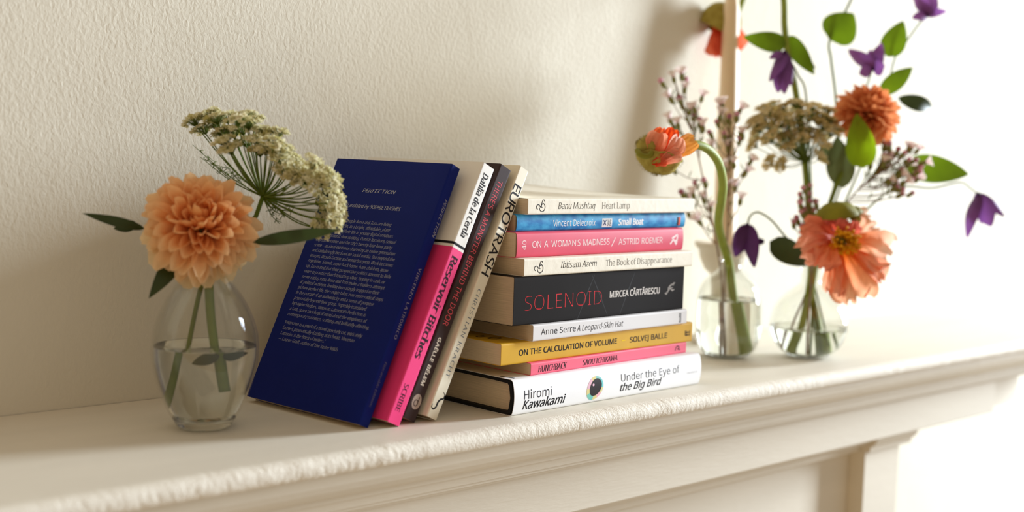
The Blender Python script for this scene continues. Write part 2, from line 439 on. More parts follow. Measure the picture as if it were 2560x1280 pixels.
class Book:
    """local frame: x along the spine from the head, y from the spine to the fore edge, z from back to front cover"""
    def __init__(s, name, label, cat, mtx, L, W, T, cover, bulge=0., r=.0012, zones=None, mats=None, overhang=0., curl=None, group=None, pages=None, t=.00035):
        s.L, s.W, s.T, s.bulge, s.r = L, W, T, bulge, r
        s.root = thing(name, label, cat, mtx=mtx, group=group)
        outer = [(W, 0)] + [(W * k / 6, 0) for k in (5, 4, 3, 2, 1)]
        na = 4
        for k in range(na + 1):
            a = math.pi / 2 * k / na; outer.append((r - r * math.sin(a), r - r * math.cos(a)))
        zz = [r + (T - 2 * r) * k / 16 for k in range(1, 16)]
        outer += [(0, z) for z in zz]
        for k in range(na + 1):
            a = math.pi / 2 * k / na; outer.append((r - r * math.cos(a), T - r + r * math.sin(a)))
        outer += [(W * k / 6, T) for k in (1, 2, 3, 4, 5)] + [(W, T)]
        outer = [(y + (s.by(z) if y < r + 1e-6 else 0), z) for y, z in outer]
        n = len(outer); inner = []
        for i, (y, z) in enumerate(outer):
            a = outer[max(0, i - 1)]; b = outer[min(n - 1, i + 1)]
            ty, tz = b[0] - a[0], b[1] - a[1]; l = math.hypot(ty, tz) or 1
            inner.append((y - tz / l * t * -1 if False else y + (-tz / l) * -t, z + (ty / l) * -t))
        cuts = sorted(set([0, L] + [c for z in (zones or []) for c in z[:2]] + [L * k / 8 for k in range(1, 8)]))
        v = []; f = []; fm = []
        for x in cuts:
            for (y, z) in outer + inner:
                if curl and z > T * .8: z = z + curl(x, y)
                v.append((x, y, z))
        K = 2 * n
        for i in range(len(cuts) - 1):
            xm = (cuts[i] + cuts[i + 1]) / 2; mi = 0
            for z in zones or []:
                if z[0] <= xm <= z[1]: mi = z[2]
            A = i * K; B = A + K
            for j in range(n - 1):
                f.append((A + j, A + j + 1, B + j + 1, B + j)); fm.append(mi)
                f.append((A + n + j, B + n + j, B + n + j + 1, A + n + j + 1)); fm.append(len(mats) - 1 if mats and len(mats) > 3 else mi)
            for j in (0, n - 1):
                f.append((A + j, B + j, B + n + j, A + n + j)); fm.append(mi)
        for A in (0, (len(cuts) - 1) * K):
            for j in range(n - 1): f.append((A + j, A + n + j, A + n + j + 1, A + j + 1)); fm.append(fm[0] if A == 0 else fm[-1])
        s.cover = mesh_obj('cover', v, f, cover, s.root, mats=mats or [cover], fm=fm)
        bm = bmesh.new(); bm.from_mesh(s.cover.data); bmesh.ops.recalc_face_normals(bm, faces=bm.faces); bm.to_mesh(s.cover.data); bm.free()
        es = s.cover.modifiers.new('edges', 'EDGE_SPLIT'); es.split_angle = math.radians(50)
        o = overhang
        s.case_t = 0
        # block of leaves with a slightly wavy tail and head
        y0 = max(t * 1.5, s.r * .55); z0 = t * 1.05
        if o: y0 += .003; z0 += .0026
        v = []; f = []
        for x in (o + .00025, L - o - .00025):
            for (y, z) in ((y0 + .0006, z0), (W - .0008 - o, z0), (W - .0008 - o, T - z0), (y0 + .0006, T - z0), (y0, T - z0 - .0007), (y0, z0 + .0007)):
                v.append((x, y, z))
        f = [(0, 1, 2, 3, 4, 5), (11, 10, 9, 8, 7, 6)] + [(i, 6 + i, 6 + (i + 1) % 6, (i + 1) % 6) for i in range(6)]
        s.pages = mesh_obj('page_block', v, f, pages or PAGE, s.root, smooth=False)

    def by(s, z):
        q = max(0, 1 - ((z - s.T / 2) / (s.T / 2)) ** 2)
        return -s.bulge * q

    def put(s, name, V, Fc, m, u, v, ang=0., where='spine', label=None, eps=.00006, parent=None):
        c, sn = math.cos(ang), math.sin(ang); out = []
        for x, y in V:
            X, Y = u + x * c - y * sn, v + x * sn + y * c
            if where == 'spine': out.append((X, s.by(Y) - eps, Y))
            elif where == 'back': out.append((v - (x * sn + y * c), u - (x * c - y * sn), -eps))
            else: out.append((v - (x * sn + y * c), u + (x * c - y * sn), s.T + eps))   # front cover
        o = mesh_obj(name, out, Fc, m, parent or s.root, smooth=False)
        if s.bulge and where == 'spine':          # follow the rounded spine between the outline points
            bm = bmesh.new(); bm.from_mesh(o.data)
            for k in range(1, 24):
                bmesh.ops.bisect_plane(bm, geom=bm.verts[:] + bm.edges[:] + bm.faces[:], plane_co=(0, 0, s.T * k / 24), plane_no=(0, 0, 1), dist=1e-7)
            for q in bm.verts: q.co.y = s.by(q.co.z) - eps
            bm.to_mesh(o.data); bm.free()
        if label: o['label'] = label
        return o

    def text(s, name, string, u, v, cap, width, style, rgb, ang=0., where='spine', label=None):
        W, Fc = type_line(string, **STY[style])
        return s.put(name, fit(W, cap, width), Fc, ink(rgb), u, v, ang, where, label)


def frame(o, ex, ey, ez):
    m = Matrix((Vector(ex), Vector(ey), Vector(ez))).transposed().to_4x4(); m.translation = Vector(o); return m


def flat(x, y, z, ang):
    return frame((x, y, z), (math.cos(ang), math.sin(ang), 0), (-math.sin(ang), math.cos(ang), 0), (0, 0, 1))


def leaning(o, a, c, b, L):
    """o bottom of the spine at the back-cover edge, a across the spine, c into the shelf, b up the spine"""
    return frame(Vector(o) + Vector(b) * L, -Vector(b), c, a)


mm = .001
GS = 'books lying in the stack'; GL = 'books leaning on the stack'
# --- white hardback at the bottom
WHITE_J = mat('white_jacket', (247, 248, 251), rough=.5, spec=.2)
BLACK_C = mat('black_cloth', (20, 20, 22), rough=.7, spec=.3, bump=.0001, bump_scale=1500)
bk = Book('hardcover_book', 'thick white hardcover with an eye on its spine, bottom of the stack', 'book',
          flat(.60447, -.19666, 0, .03563), .2224, .144, .0269, WHITE_J, bulge=.0026, r=.0022, overhang=.003, group=GS, pages=PAGE)
v = []; f = []
out_ = [(.1435, .0004), (.02, .0004), (.0022, .0012), (.0004, .004), (-.0012, .0134), (.0004, .0229), (.0022, .0257), (.02, .0265), (.1435, .0265)]
inn_ = [(.1435, .0028), (.02, .0028), (.0045, .0032), (.0030, .005), (.0014, .0134), (.0030, .0219), (.0045, .0237), (.02, .0241), (.1435, .0241)]
for x in (-.0004, .2228):
    v += [(x, y, z) for y, z in out_ + inn_]
K = 18
for j in range(8):
    f += [(j, j + 1, K + j + 1, K + j), (9 + j, K + 9 + j, K + 10 + j, 10 + j), (j, 9 + j, 10 + j, j + 1), (K + j, K + j + 1, K + 10 + j, K + 9 + j)]
mesh_obj('board', v, f, BLACK_C, bk.root, smooth=False)['label'] = 'black cloth case under the jacket'
bk.text('author_lettering', 'Hiromi', .0100, .0117, .0066, .0290, 'sans', (52, 52, 58))
bk.text('author_lettering', 'Kawakami', .0094, .0041, .0067, .0455, 'sans_ib', (26, 26, 30))
bk.text('title_lettering', 'Under the Eye of', .1183, .0136, .0058, .0745, 'sans', (72, 72, 74))
bk.text('title_lettering', 'the Big Bird', .1180, .0058, .0060, .0515, 'sans_ib', (40, 40, 42))
bk.text('publisher_mark', 'GRANTA', .2030, .0112, .0016, .0140, 'serif_c', (170, 172, 176))
pal = [(120, 205, 208), (120, 205, 208), (150, 205, 200), (226, 214, 150), (236, 190, 205), (232, 190, 205), (226, 214, 150), (130, 205, 190), (120, 200, 195), (225, 215, 150), (238, 180, 195), (225, 215, 160)]
V = []; quads = []; fm_ = []
for k in range(60):
    for q in (.62, .75, .88, 1):
        a_ = 2 * math.pi * k / 60; x_, y_ = .0094 * q * math.cos(a_), .0093 * q * math.sin(a_)
        x_ += y_ * .14; V.append((.0877 + x_, bk.by(.0117 + y_) - .00009, .0117 + y_))
for k in range(60):
    for j in range(3): quads.append((k * 4 + j, k * 4 + j + 1, (k + 1) % 60 * 4 + j + 1, (k + 1) % 60 * 4 + j)); fm_.append(int(k / 60 * 12))
mesh_obj('eye_ring', V, quads, None, bk.root, smooth=False, mats=[ink(p) for p in pal], fm=fm_)
V, Fc = disc2(.0884, .0124, .0067, .0068, 36, lambda x, y: (x + (y - .0124) * .2, y))
bk.put('eye_pupil', V, Fc, ink((52, 48, 50)), 0, 0, eps=.00016)
V, Fc = disc2(.0855, .0146, .0011, .0011, 16); bk.put('eye_glint', V, Fc, ink((232, 190, 210)), 0, 0, eps=.00024)
V, Fc = ribbon([(0, 0), (.012, .003)], .0022); bk.put('title_lettering', V, Fc, ink((40, 40, 42)), .004, .006, where='front')

# --- thin pink book
PINK = mat('coral_pink_cover', (240, 105, 130), rough=.5, spec=.2)
bk = Book('paperback_book', 'thin coral pink paperback in the stack, just above the white hardcover', 'book', flat(.62717, -.19174, .0269, .05617), .1913, .124, .0094, PINK, group=GS)
bk.text('title_lettering', 'HUNCHBACK', .0076, .0018, .0049, .0325, 'serif_bi', (40, 18, 24))
bk.text('author_lettering', 'SAOU ICHIKAWA', .0580, .0021, .0044, .0425, 'serif_bi', (58, 22, 30))
V, Fc = ribbon(sm2([(0, 0), (.0015, .003), (.004, .0036), (.0055, .0022), (.0035, .0012), (.007, .0004)]), .0011); bk.put('publisher_mark', V, Fc, ink((110, 50, 62)), .1760, .0030)

# --- mustard yellow
YEL = mat('mustard_cover', (216, 168, 40), rough=.5, spec=.2, noise_amt=.05, noise_scale=40)
bk = Book('paperback_book', 'mustard yellow paperback in the stack with bold black capitals', 'book', flat(.59918, -.18927, .0363, .0335), .2252, .138, .0164, YEL, group=GS)
bk.text('title_lettering', 'ON THE CALCULATION OF VOLUME', .0179, .0061, .0043, .1100, 'sans_b', (38, 30, 14))
V, Fc = ribbon([(0, 0), (.0042, 0)], .0009); bk.put('dash', V, Fc, ink((240, 200, 20)), .1340, .0080)
bk.text('author_lettering', 'SOLVEJ BALLE', .1436, .0057, .0043, .0480, 'sans_b', (66, 50, 22))
bk.text('publisher_mark', 'ff', .2210, .0048, .0050, .0052, 'sans_xb', (70, 52, 20), ang=math.pi / 2)
V, Fc = ribbon([(0, 0), (0, .0052)], .0007); bk.put('publisher_mark', V, Fc, ink((70, 52, 20)), .2220, .0047)
V, Fc = ribbon([(.004 * math.cos(k / 16 * 6.2832), .0055 * math.sin(k / 16 * 6.2832)) for k in range(16)], .0016, True)
bk.put('title_lettering', V, Fc, ink((60, 36, 16)), .024, .016, where='front')
V, Fc = ribbon(sm2([(0, .0), (.0, .007), (.002, .009), (.004, .007), (.004, 0)]), .0016)
bk.put('title_lettering', V, Fc, ink((60, 36, 16)), .034, .018, where='front')

# --- slim white
SLIM = mat('pale_grey_white_cover', (226, 224, 224), rough=.5, spec=.2)
bk = Book('paperback_book', 'slim white paperback in the stack, between the mustard book and the thick black book', 'book', flat(.62718, -.19289, .05269, .04529), .1863, .122, .0122, SLIM, group=GS)
bk.text('author_lettering', 'Anne Serre', .0083, .0042, .0046, .0385, 'sans', (44, 42, 46))
bk.text('title_lettering', 'A Leopard-Skin Hat', .0481, .0039, .0046, .0550, 'sans_i', (62, 60, 62))
bk.text('publisher_mark', 'lolli', .1783, .0016, .0026, .0080, 'sans_xb', (70, 68, 70), ang=math.pi / 2)

# --- thick black
BLK = mat('charcoal_cover', (37, 34, 33), rough=.6, spec=.03, rgb2=(41, 38, 37), noise_scale=14)
bk = Book('paperback_book', 'very thick charcoal black paperback in the middle of the stack', 'book', flat(.60925, -.18998, .0649, .04237), .2018, .129, .0364, BLK, group=GS, pages=PAGE_D)
bk.text('title_lettering', 'SOLENOID', .0115, .0104, .0114, .0858, 'thin', (214, 40, 48))
bk.text('author_lettering', 'MIRCEA CĂRTĂRESCU', .1070, .0151, .0049, .0628, 'sans_b', (218, 212, 206))
for pts in ([(0, 0), (.003, .0015), (.006, .004), (.010, .0045)], [(.003, .0015), (.004, .0045), (.008, .007), (.011, .0062)], [(.006, .004), (.009, .0022), (.012, .003)], [(.008, .007), (.0125, .0085)], [(-.001, .0004), (.001, -.0004), (.003, .0006)]):
    pp = sm2(pts, 5); V, Fc = ribbon(pp, [.0003 + .0013 * math.sin(math.pi * i / (len(pp) - 1)) for i in range(len(pp))]); bk.put('publisher_mark', V, Fc, ink((150, 144, 138)), .1775, .0145)
for x0, x1 in ((.070, .088), (.105, .085), (.120, .137)):
    V, Fc = ribbon([(x0, .001), ((x0 + x1) / 2, .018), (x1, .034)], [.0005, .0014, .0005]); bk.put('printed_streak', V, Fc, ink((38, 35, 35)), 0, 0, eps=.00003)

# --- cream, wider
CREAM = mat('cream_textured_cover', (243, 237, 220), rough=.5, spec=.2, noise_amt=.03, noise_scale=120, bump=.00018, bump_scale=180)
def swirl(bk, u, v):
    V, Fc = ribbon(sm2([(.0016, .0010), (.0002, .0020), (.0008, .0040), (.0030, .0042), (.0046, .0026), (.0056, .0050), (.0068, .0076), (.0082, .0078), (.0086, .0068)], 6), .00065); bk.put('publisher_mark', V, Fc, ink((36, 34, 34)), u, v)
    V, Fc = ribbon(sm2([(.0034, .0022), (.0040, .0004), (.0062, -.0008), (.0088, .0006), (.0092, .0034), (.0076, .0052), (.0058, .0044), (.0054, .0030), (.0064, .0022)], 6), .00065); bk.put('publisher_mark', V, Fc, ink((36, 34, 34)), u, v)
bk = Book('paperback_book', 'cream paperback lying directly on the thick black book in the stack', 'book', flat(.61748, -.19141, .10135, .03057), .1986, .129, .0129, CREAM, group=GS)
swirl(bk, .0102, .0028)
bk.text('author_lettering', 'Ibtisam Azem', .0383, .0046, .0050, .0405, 'serif_i', (40, 36, 32))
bk.text('title_lettering', 'The Book of Disappearance', .0894, .0042, .0050, .0820, 'serif', (112, 104, 94))

# --- rose pink
ROSE = mat('rose_cover', (222, 84, 108), rough=.4, spec=.25, noise_amt=.04, noise_scale=40)
bk = Book('paperback_book', 'rose pink paperback in the stack, below the blue book', 'book', flat(.61636, -.18309, .11421, .04026), .1980, .129, .0189, ROSE, bulge=.0010, r=.0018, group=GS)
bk.text('title_lettering', "ON A WOMAN'S MADNESS", .0157, .0074, .0048, .0873, 'sans_c', (250, 226, 226))
V, Fc = ribbon([(0, 0), (.0046, .0070)], .0008); bk.put('slash', V, Fc, ink((250, 226, 226)), .1056, .0058)
bk.text('author_lettering', 'ASTRID ROEMER', .1141, .0069, .0048, .0560, 'sans_c', (250, 226, 226))
bk.text('series_number', '40', .0094, .0060, .0040, .0070, 'sans', (250, 226, 226), ang=math.pi / 2)
for pts in ([(0, 0), (.0040, .0040)], [(.0018, .0046), (.0095, .0078)], [(.0040, .0040), (.0082, -.0006)], [(.0095, .0078), (.0082, -.0006)], [(.0062, .0022), (.0088, .0036)]):
    V, Fc = ribbon(pts, .0015); bk.put('publisher_mark', V, Fc, ink((250, 232, 232)), .1806, .0056)

# --- blue
BLUE = mat('blue_mottled_cover', (14, 118, 186), rough=.4, spec=.25, rgb2=(70, 176, 226), noise_scale=190, stretch=(.55, 1, 1))
bk = Book('paperback_book', 'thin bright blue mottled paperback, second from the top of the stack', 'book', flat(.62221, -.17552, .1331, .02665), .1992, .126, .0129, BLUE, bulge=.0012, r=.0016, group=GS, pages=PAGE_D)
bk.text('author_lettering', 'Vincent Delecroix', .0382, .0034, .0049, .0480, 'sans', (240, 246, 250))
bk.text('title_lettering', 'Small Boat', .1135, .0033, .0049, .0310, 'sans_xb', (240, 246, 250))
V, Fc = ribbon([(0, .0032), (.0118, .0032)], .0070); bk.put('award_badge', V, Fc, ink((236, 238, 236)), .0940, .0022)
for pts in ([(.0014, .0012), (.0048, .0054)], [(.0016, .0054), (.0046, .0012)]): V, Fc = ribbon(pts, .0009); bk.put('award_badge', V, Fc, ink((24, 60, 110)), .0940, .0022, eps=.00012)
for k in range(14):          # illegible small print on the badge
    x0 = .0062 + (k % 2) * .0024 + .0002 * (k % 3); y0 = .0008 + (k // 2) * .00075
    V, Fc = ribbon([(x0, y0), (x0 + .0012 + .0003 * (k * 5 % 3), y0)], .00045); bk.put('award_badge', V, Fc, ink((40, 40, 44)), .0940, .0022, eps=.00012)
V, Fc = ribbon([(0, .0034), (.0022, .0034)], .0070); bk.put('publisher_mark', V, Fc, ink((40, 44, 60)), .1882, .0020)
V, Fc = ribbon([(0, .0034), (.0024, .0034)], .0070); bk.put('publisher_mark', V, Fc, ink((228, 96, 70)), .1904, .0020)

# --- top cream with a curling cover
bk = Book('paperback_book', 'cream paperback on top of the stack, its cover curling up', 'book', flat(.62865, -.1814, .14602, .02892), .1991, .129, .0119, CREAM, group=GS,
          curl=lambda x, y: .0150 * (max(0, y) / .129) ** 1.4 * max(0, 1 - x / .1991) ** .8)
swirl(bk, .0085, .0030)
bk.text('author_lettering', 'Banu Mushtaq', .0322, .0040, .0050, .0418, 'serif_i', (40, 36, 32))
bk.text('title_lettering', 'Heart Lamp', .0816, .0038, .0052, .0332, 'serif', (96, 88, 78))

# --- leaning books
NAVY = mat('navy_cover', (15, 31, 112), rough=.5, spec=.10, noise_amt=.03, noise_scale=60)
L_ = .197
bk = Book('paperback_book', 'navy blue paperback leaning with its back cover of small white text showing', 'book',
          leaning((.48788, -.17072, .00356), (.90052, .10533, -.42186), (-.1137, .9935, .00536), (.41969, .04313, .90664), L_), L_, .125, .0096, NAVY, group=GL)
CL = (198, 200, 206)
bk.text('title_lettering', 'PERFECTION', .0830, L_ - .1702, .0030, .0365, 'serif_ci', CL, where='back')
bk.text('translator_lettering', 'Translated by SOPHIE HUGHES', .0955, L_ - .1573, .0030, .0600, 'serif_i', CL, where='back')
body = ["Millennial expat couple Anna and Tom are living", "the dream in Berlin, in a bright, affordable, plant-", "filled apartment. Their life as young digital creatives",
        "revolves around slow cooking, Danish furniture, sexual", "experimentation and the city's twenty-four-hour party", "scene – an ideal existence shared by an entire generation",
        "and tantalizingly lived out on social media. But beyond the", "images, dissatisfaction and ennui burgeon. Work becomes", "repetitive. Friends move back home, have children, grow",
        "up. Frustrated that their progressive politics amount to little", "more in practice than boycotting Uber, tipping in cash, or", "never eating tuna, Anna and Tom make a fruitless attempt",
        "at political activism. Feeling increasingly trapped in their", "picture-perfect life, the couple takes ever more radical steps", "in the pursuit of an authenticity and a sense of purpose",
        "perennially beyond their grasp. Superbly translated", "by Sophie Hughes, Vincenzo Latronico's Perfection is", "a taut, spare sociological novel about the emptiness of",
        "contemporary existence, scathing and brilliantly affecting.", "", "'Perfection is a jewel of a novel: precisely cut, intricately", "faceted, prismatically dazzling at its heart. Vincenzo",
        "Latronico is the finest of writers.'", "— Lauren Groff, author of The Vaster Wilds"]
W, _ = type_line(body[3], **STY['serif_i']); BK = .0862 / (max(p[0] for p in W) - min(p[0] for p in W))
V = []; Fc = []
for i, s in enumerate(body):
    if not s: continue
    W, q = type_line(s, **STY['serif_i']); x0 = min(p[0] for p in W); n0 = len(V)
    yy = 4.36 * i + (-2.0 if i > 19 else 0) * 1
    V += [((x - x0) * BK, y * .0026 - yy * mm) for x, y in W]; Fc += [tuple(a + n0 for a in t) for t in q]
bk.put('blurb_lettering', V, Fc, ink((176, 180, 190)), .1140, L_ - .1448, where='back')
up = math.pi
bk.text('title_lettering', 'PERFECTION', L_ - .1715, .0052, .0026, .0300, 'serif_ci', (170, 168, 176))
bk.text('author_lettering', 'VINCENZO LATRONICO', L_ - .1176, .0036, .0026, .0535, 'serif_c', (170, 168, 176))
bk.text('publisher_mark', 'Fitzcarraldo Editions', L_ - .0468, .0030, .0022, .0330, 'serif_i', (120, 118, 132))

WHT = mat('white_spine_cover', (238, 236, 230), rough=.5, spec=.2); HOT = mat('hot_pink_cover', (240, 62, 128), rough=.5, spec=.2); BLKI = ink((30, 28, 30))
L_ = .198
bk = Book('paperback_book', 'half white, half hot pink paperback leaning behind the navy book', 'book',
          leaning((.50472, -.17933, .00563), (.89914, .06651, -.43259), (-.07229, .99738, .00308), (.43166, .0285, .90159), L_), L_, .129, .0130, WHT, group=GL,
          mats=[WHT, BLKI, HOT], zones=[(0, L_ - .1352, 0), (L_ - .1352, L_ - .1332, 1), (L_ - .1332, L_ - .1312, 0), (L_ - .1312, L_, 2)])
bk.text('author_lettering', 'Dahlia de la Cerda', L_ - .1920, .0040, .0058, .0515, 'black', (36, 34, 36))
bk.text('title_lettering', 'Reservoir Bitches', L_ - .1268, .0034, .0064, .0790, 'black', (46, 16, 30))
bk.text('publisher_mark', 'SCRIBE', L_ - .0290, .0036, .0044, .0200, 'serif_b', (70, 24, 44))

BRN = mat('dark_brown_cover', (62, 48, 47), rough=.5, spec=.12)
bk = Book('paperback_book', 'dark brown paperback with pink lettering leaning between the pink and the cream books', 'book',
          leaning((.52117, -.17587, .00577), (.89572, .04078, -.44275), (-.04579, .99895, -.00063), (.44226, .02084, .89664), L_), L_, .129, .0125, BRN, group=GL)
bk.text('title_lettering', "THERE'S A MONSTER BEHIND THE DOOR", L_ - .1865, .0034, .0050, .1150, 'sans', (226, 92, 104))
bk.text('author_lettering', 'GAËLLE BÉLEM', L_ - .0622, .0045, .0030, .0365, 'sans_bc', (226, 216, 200))
V, Fc = disc2(L_ - .0138, .0068, .0056, .0042, 30); bk.put('publisher_mark', V, Fc, ink((176, 158, 146)), 0, 0)
V, Fc = ribbon([(.0022 * math.cos(k / 14 * 6.2832), .0018 * math.sin(k / 14 * 6.2832)) for k in range(14)], .0006, True); bk.put('publisher_mark', V, Fc, ink((66, 50, 48)), L_ - .0128, .0064, eps=.00012)
V, Fc = ribbon([(-.0036, .0), (.0012, .0)], .0006); bk.put('publisher_mark', V, Fc, ink((66, 50, 48)), L_ - .0140, .0080, eps=.00012)

ECR = mat('ecru_cover', (236, 229, 208), rough=.5, spec=.2, noise_amt=.02, noise_scale=90)
bk = Book('paperback_book', 'cream paperback leaning right against the stack, large black capitals down its spine', 'book',
          leaning((.53927, -.17964, .00518), (.89201, .06599, -.44718), (-.07539, .99715, -.00323), (.44569, .03659, .89444), L_), L_, .129, .0109, ECR, group=GL)
bk.text('title_lettering', 'EUROTRASH', L_ - .1842, .0012, .0082, .0735, 'sans_cm', (44, 42, 44))
bk.text('author_lettering', 'CHRISTIAN KRACHT', L_ - .0995, .0038, .0036, .0685, 'serif_c', (92, 108, 130))
pp = sm2([(.0000, .0062), (.0016, .0086), (.0044, .0084), (.0056, .0062), (.0086, .0046), (.0118, .0044), (.0140, .0026), (.0132, .0004), (.0108, .0004)], 6)
V, Fc = ribbon(pp, [.0003 + .0012 * math.sin(math.pi * i / (len(pp) - 1)) for i in range(len(pp))]); bk.put('publisher_mark', V, Fc, ink((30, 30, 36)), L_ - .0205, .0010)

# ---------------------------------------------------------------- vases
def vase(label, c, rows, wall, base_t, level, name='glass_vase', group=None, lip_r=.0012):
    """rows: (radius, height) of the outside from the foot up"""
    root = thing(name, label, 'vase', c, group)
    outer = smooth_profile(rows, 6)
    inner = [(max(.0004, r - wall), max(z, base_t)) for r, z in outer if z >= base_t]
    inner = [(r * .55, base_t) if i == 0 else (r, z) for i, (r, z) in enumerate(inner)]
    top_r = outer[-1][0]; zt = outer[-1][1]
    prof = [(.0005, .0022), (outer[0][0] * .7, .0018)] + outer + [(top_r - wall / 2, zt + .0008)] + inner[::-1] + [(.0005, base_t)]
    v, f = lathe(prof, 56); f = f[:-2]
    mesh_obj('glass', v, f, GLASS, root)
    wi = [(r - .0002, z) for r, z in inner if z < level]
    rl = wi[-1][0]
    prof = [(.0005, base_t + .0002)] + [(r, z + .0002) for r, z in wi] + [(rl, level), (rl - .001, level - .0006), (.0005, level - .0006)]
    v, f = lathe(prof, 56); f = f[:-2]
    ft = [(.0005, .0024), (outer[0][0] * .7, .0020)] + [(r - .0003, z + .0002) for r, z in outer if z < base_t - .0006]
    ft += [(ft[-1][0] - .002, base_t - .0003), (.0005, base_t - .0003)]
    v2, f2 = lathe(ft, 56); mesh_obj('foot', v2, f2[:-2], FOOT, root)['label'] = 'thick clear glass foot'
    o = mesh_obj('water', v, f, WATER, root); o['label'] = 'clear water standing in the vase'
    return root


VL = Vector((.4065, -.1060, 0)); VM = Vector((.9690, -.1080, 0)); VR = Vector((1.0390, -.1530, 0))
k = 1 / 3713
vase('clear glass vase of one peach chrysanthemum, standing beside the navy book', VL,
     [(.0150, .0006), (.0182, .0016), (.0207, .006), (.0245, .0125), (.0285, .0215), (.0322, .0330), (.0347, .0440), (.0354, .0535), (.0346, .0640), (.0315, .0750), (.0265, .0860), (.0200, .0960), (.0142, .1030), (.0116, .1080), (.0118, .1120), (.0134, .1160)], .0016, .0085, .0560)
vase('clear glass bottle vase next to the book stack, holding a half-opened poppy bud', VM,
     [(.0150, .0006), (.0200, .0018), (.0262, .0065), (.0305, .0150), (.0322, .0270), (.0324, .0420), (.0320, .0540), (.0296, .0660), (.0235, .0760), (.0150, .0835), (.0108, .0880), (.0102, .0930), (.0118, .0965)], .0016, .0045, .0570)
vase('round clear glass vase with a mixed posy and an open peach poppy', VR,
     [(.0130, .0006), (.0190, .0016), (.0280, .0070), (.0345, .0150), (.0385, .0250), (.0394, .0320), (.0378, .0420), (.0330, .0520), (.0255, .0610), (.0170, .0680), (.0112, .0730), (.0098, .0780), (.0102, .0860), (.0130, .0925)], .0015, .0040, .0300)

# ---------------------------------------------------------------- candle and candlestick
CER = mat('cream_ceramic', (226, 216, 198), rough=.45, spec=.4)
CW = at(1811, 606, 1.306); cz = CW.z; CB = Vector((CW.x, CW.y, 0))
cs = thing('candlestick', 'cream ceramic candlestick with a wide drip dish, behind the bottle vase', 'candlestick', CB)
v, f = lathe([(.0005, 0), (.030, 0), (.0315, .002), (.030, .006), (.018, .012), (.0125, .022), (.0115, cz * .5), (.013, cz - .034), (.020, cz - .028), (.0255, cz - .016), (.0265, cz - .008), (.030, cz - .005), (.0315, cz - .001), (.031, cz), (.0145, cz - .0015), (.0145, cz - .012), (.0005, cz - .012)], 40)
mesh_obj('body', v, f, CER, cs)
WAX = mat('ivory_wax', (238, 214, 180), rough=.45, spec=.35)
WAX.node_tree.nodes['Principled BSDF'].inputs['Subsurface Weight'].default_value = .25
WAX.node_tree.nodes['Principled BSDF'].inputs['Subsurface Radius'].default_value = (.012, .006, .003)
ct = at(1829, -2, 1.306); ca = (ct - (CB + Vector((0, 0, cz - .012))))
cdl = thing('taper_candle', 'tall ivory taper candle standing in the candlestick', 'candle', CB + Vector((0, 0, cz - .012)))
hh = ca.length; q = Vector((0, 0, 1)).rotation_difference(ca)
v, f = lathe([(.0005, 0), (.0125, 0), (.0122, .02), (.0102, hh * .62), (.0082, hh * .97), (.0066, hh + .001), (.0035, hh + .006), (.0006, hh + .008)], 32)
mesh_obj('wax', [q @ Vector(p) for p in v], f, WAX, cdl)
v, f = tube([q @ Vector((0, 0, hh + .006)), q @ Vector((.0004, 0, hh + .013)), q @ Vector((.002, 0, hh + .017))], .0007); mesh_obj('wick', v, f, ink((60, 52, 44)), cdl)

# ---------------------------------------------------------------- flowers
STEM = mat('green_stem', (104, 120, 34), rough=.55, spec=.35, noise_amt=.12, noise_scale=60)
STEM_P = mat('poppy_stem', (136, 150, 48), rough=.55, spec=.35, noise_amt=.1, noise_scale=80, bump=.0002, bump_scale=900)
TWIG = mat('brown_twig', (126, 94, 62), rough=.7, spec=.25, noise_amt=.15, noise_scale=90)
LEAF_D = mat('dark_leaf', (52, 66, 30), rough=.5, spec=.35, noise_amt=.12, noise_scale=60, translucent=.2)
LEAF_G = mat('green_leaf', (96, 122, 14), rough=.45, spec=.35, noise_amt=.10, noise_scale=60, translucent=.4)
LEAF_B = mat('bright_leaf', (138, 168, 14), rough=.45, spec=.35, noise_amt=.06, noise_scale=50, translucent=.5)
LEAF_S = mat('grey_green_leaf', (96, 106, 66), rough=.6, spec=.3, noise_amt=.1, noise_scale=60, translucent=.2)
MUM = mat('chrysanthemum_petal', (240, 160, 110), rough=.55, spec=.3, attr='tint', noise_amt=.06, noise_scale=300, translucent=.38)
UMB = mat('lace_floret', (220, 212, 176), rough=.7, spec=.2, attr='tint', translucent=.42)
UMB_G = mat('lace_ray', (98, 118, 30), rough=.6, spec=.3, noise_amt=.12, noise_scale=80, translucent=.15)
POP = mat('poppy_petal', (248, 150, 112), rough=.55, spec=.25, attr='tint', noise_amt=.10, noise_scale=160, stretch=(1, 1, 1), translucent=.42)
SEP = mat('poppy_sepal', (172, 156, 76), rough=.75, spec=.2, rgb2=(146, 128, 52), noise_scale=120, bump=.0006, bump_scale=500)
SEP_G = mat('poppy_sepal_green', (128, 124, 30), rough=.65, spec=.25, noise_amt=.15, noise_scale=60, bump=.0003, bump_scale=300)
STAM = mat('poppy_stamen', (238, 172, 20), rough=.6, spec=.2, noise_amt=.1, noise_scale=200, translucent=.2)
OVARY = mat('poppy_ovary', (110, 106, 36), rough=.6, spec=.2)
CLEM = mat('clematis_tepal', (98, 44, 112), rough=.5, spec=.3, attr='tint', noise_amt=.12, noise_scale=120, translucent=.3)
WAXF = mat('waxflower_petal', (240, 224, 222), rough=.5, spec=.3, attr='tint', translucent=.25)


def L3(c): return lin(c)[:3]
def mixc(a, b, t): return tuple(x + (y - x) * t for x, y in zip(a, b))
def path(pts, n=8): return cr([at(*p) for p in pts], n)


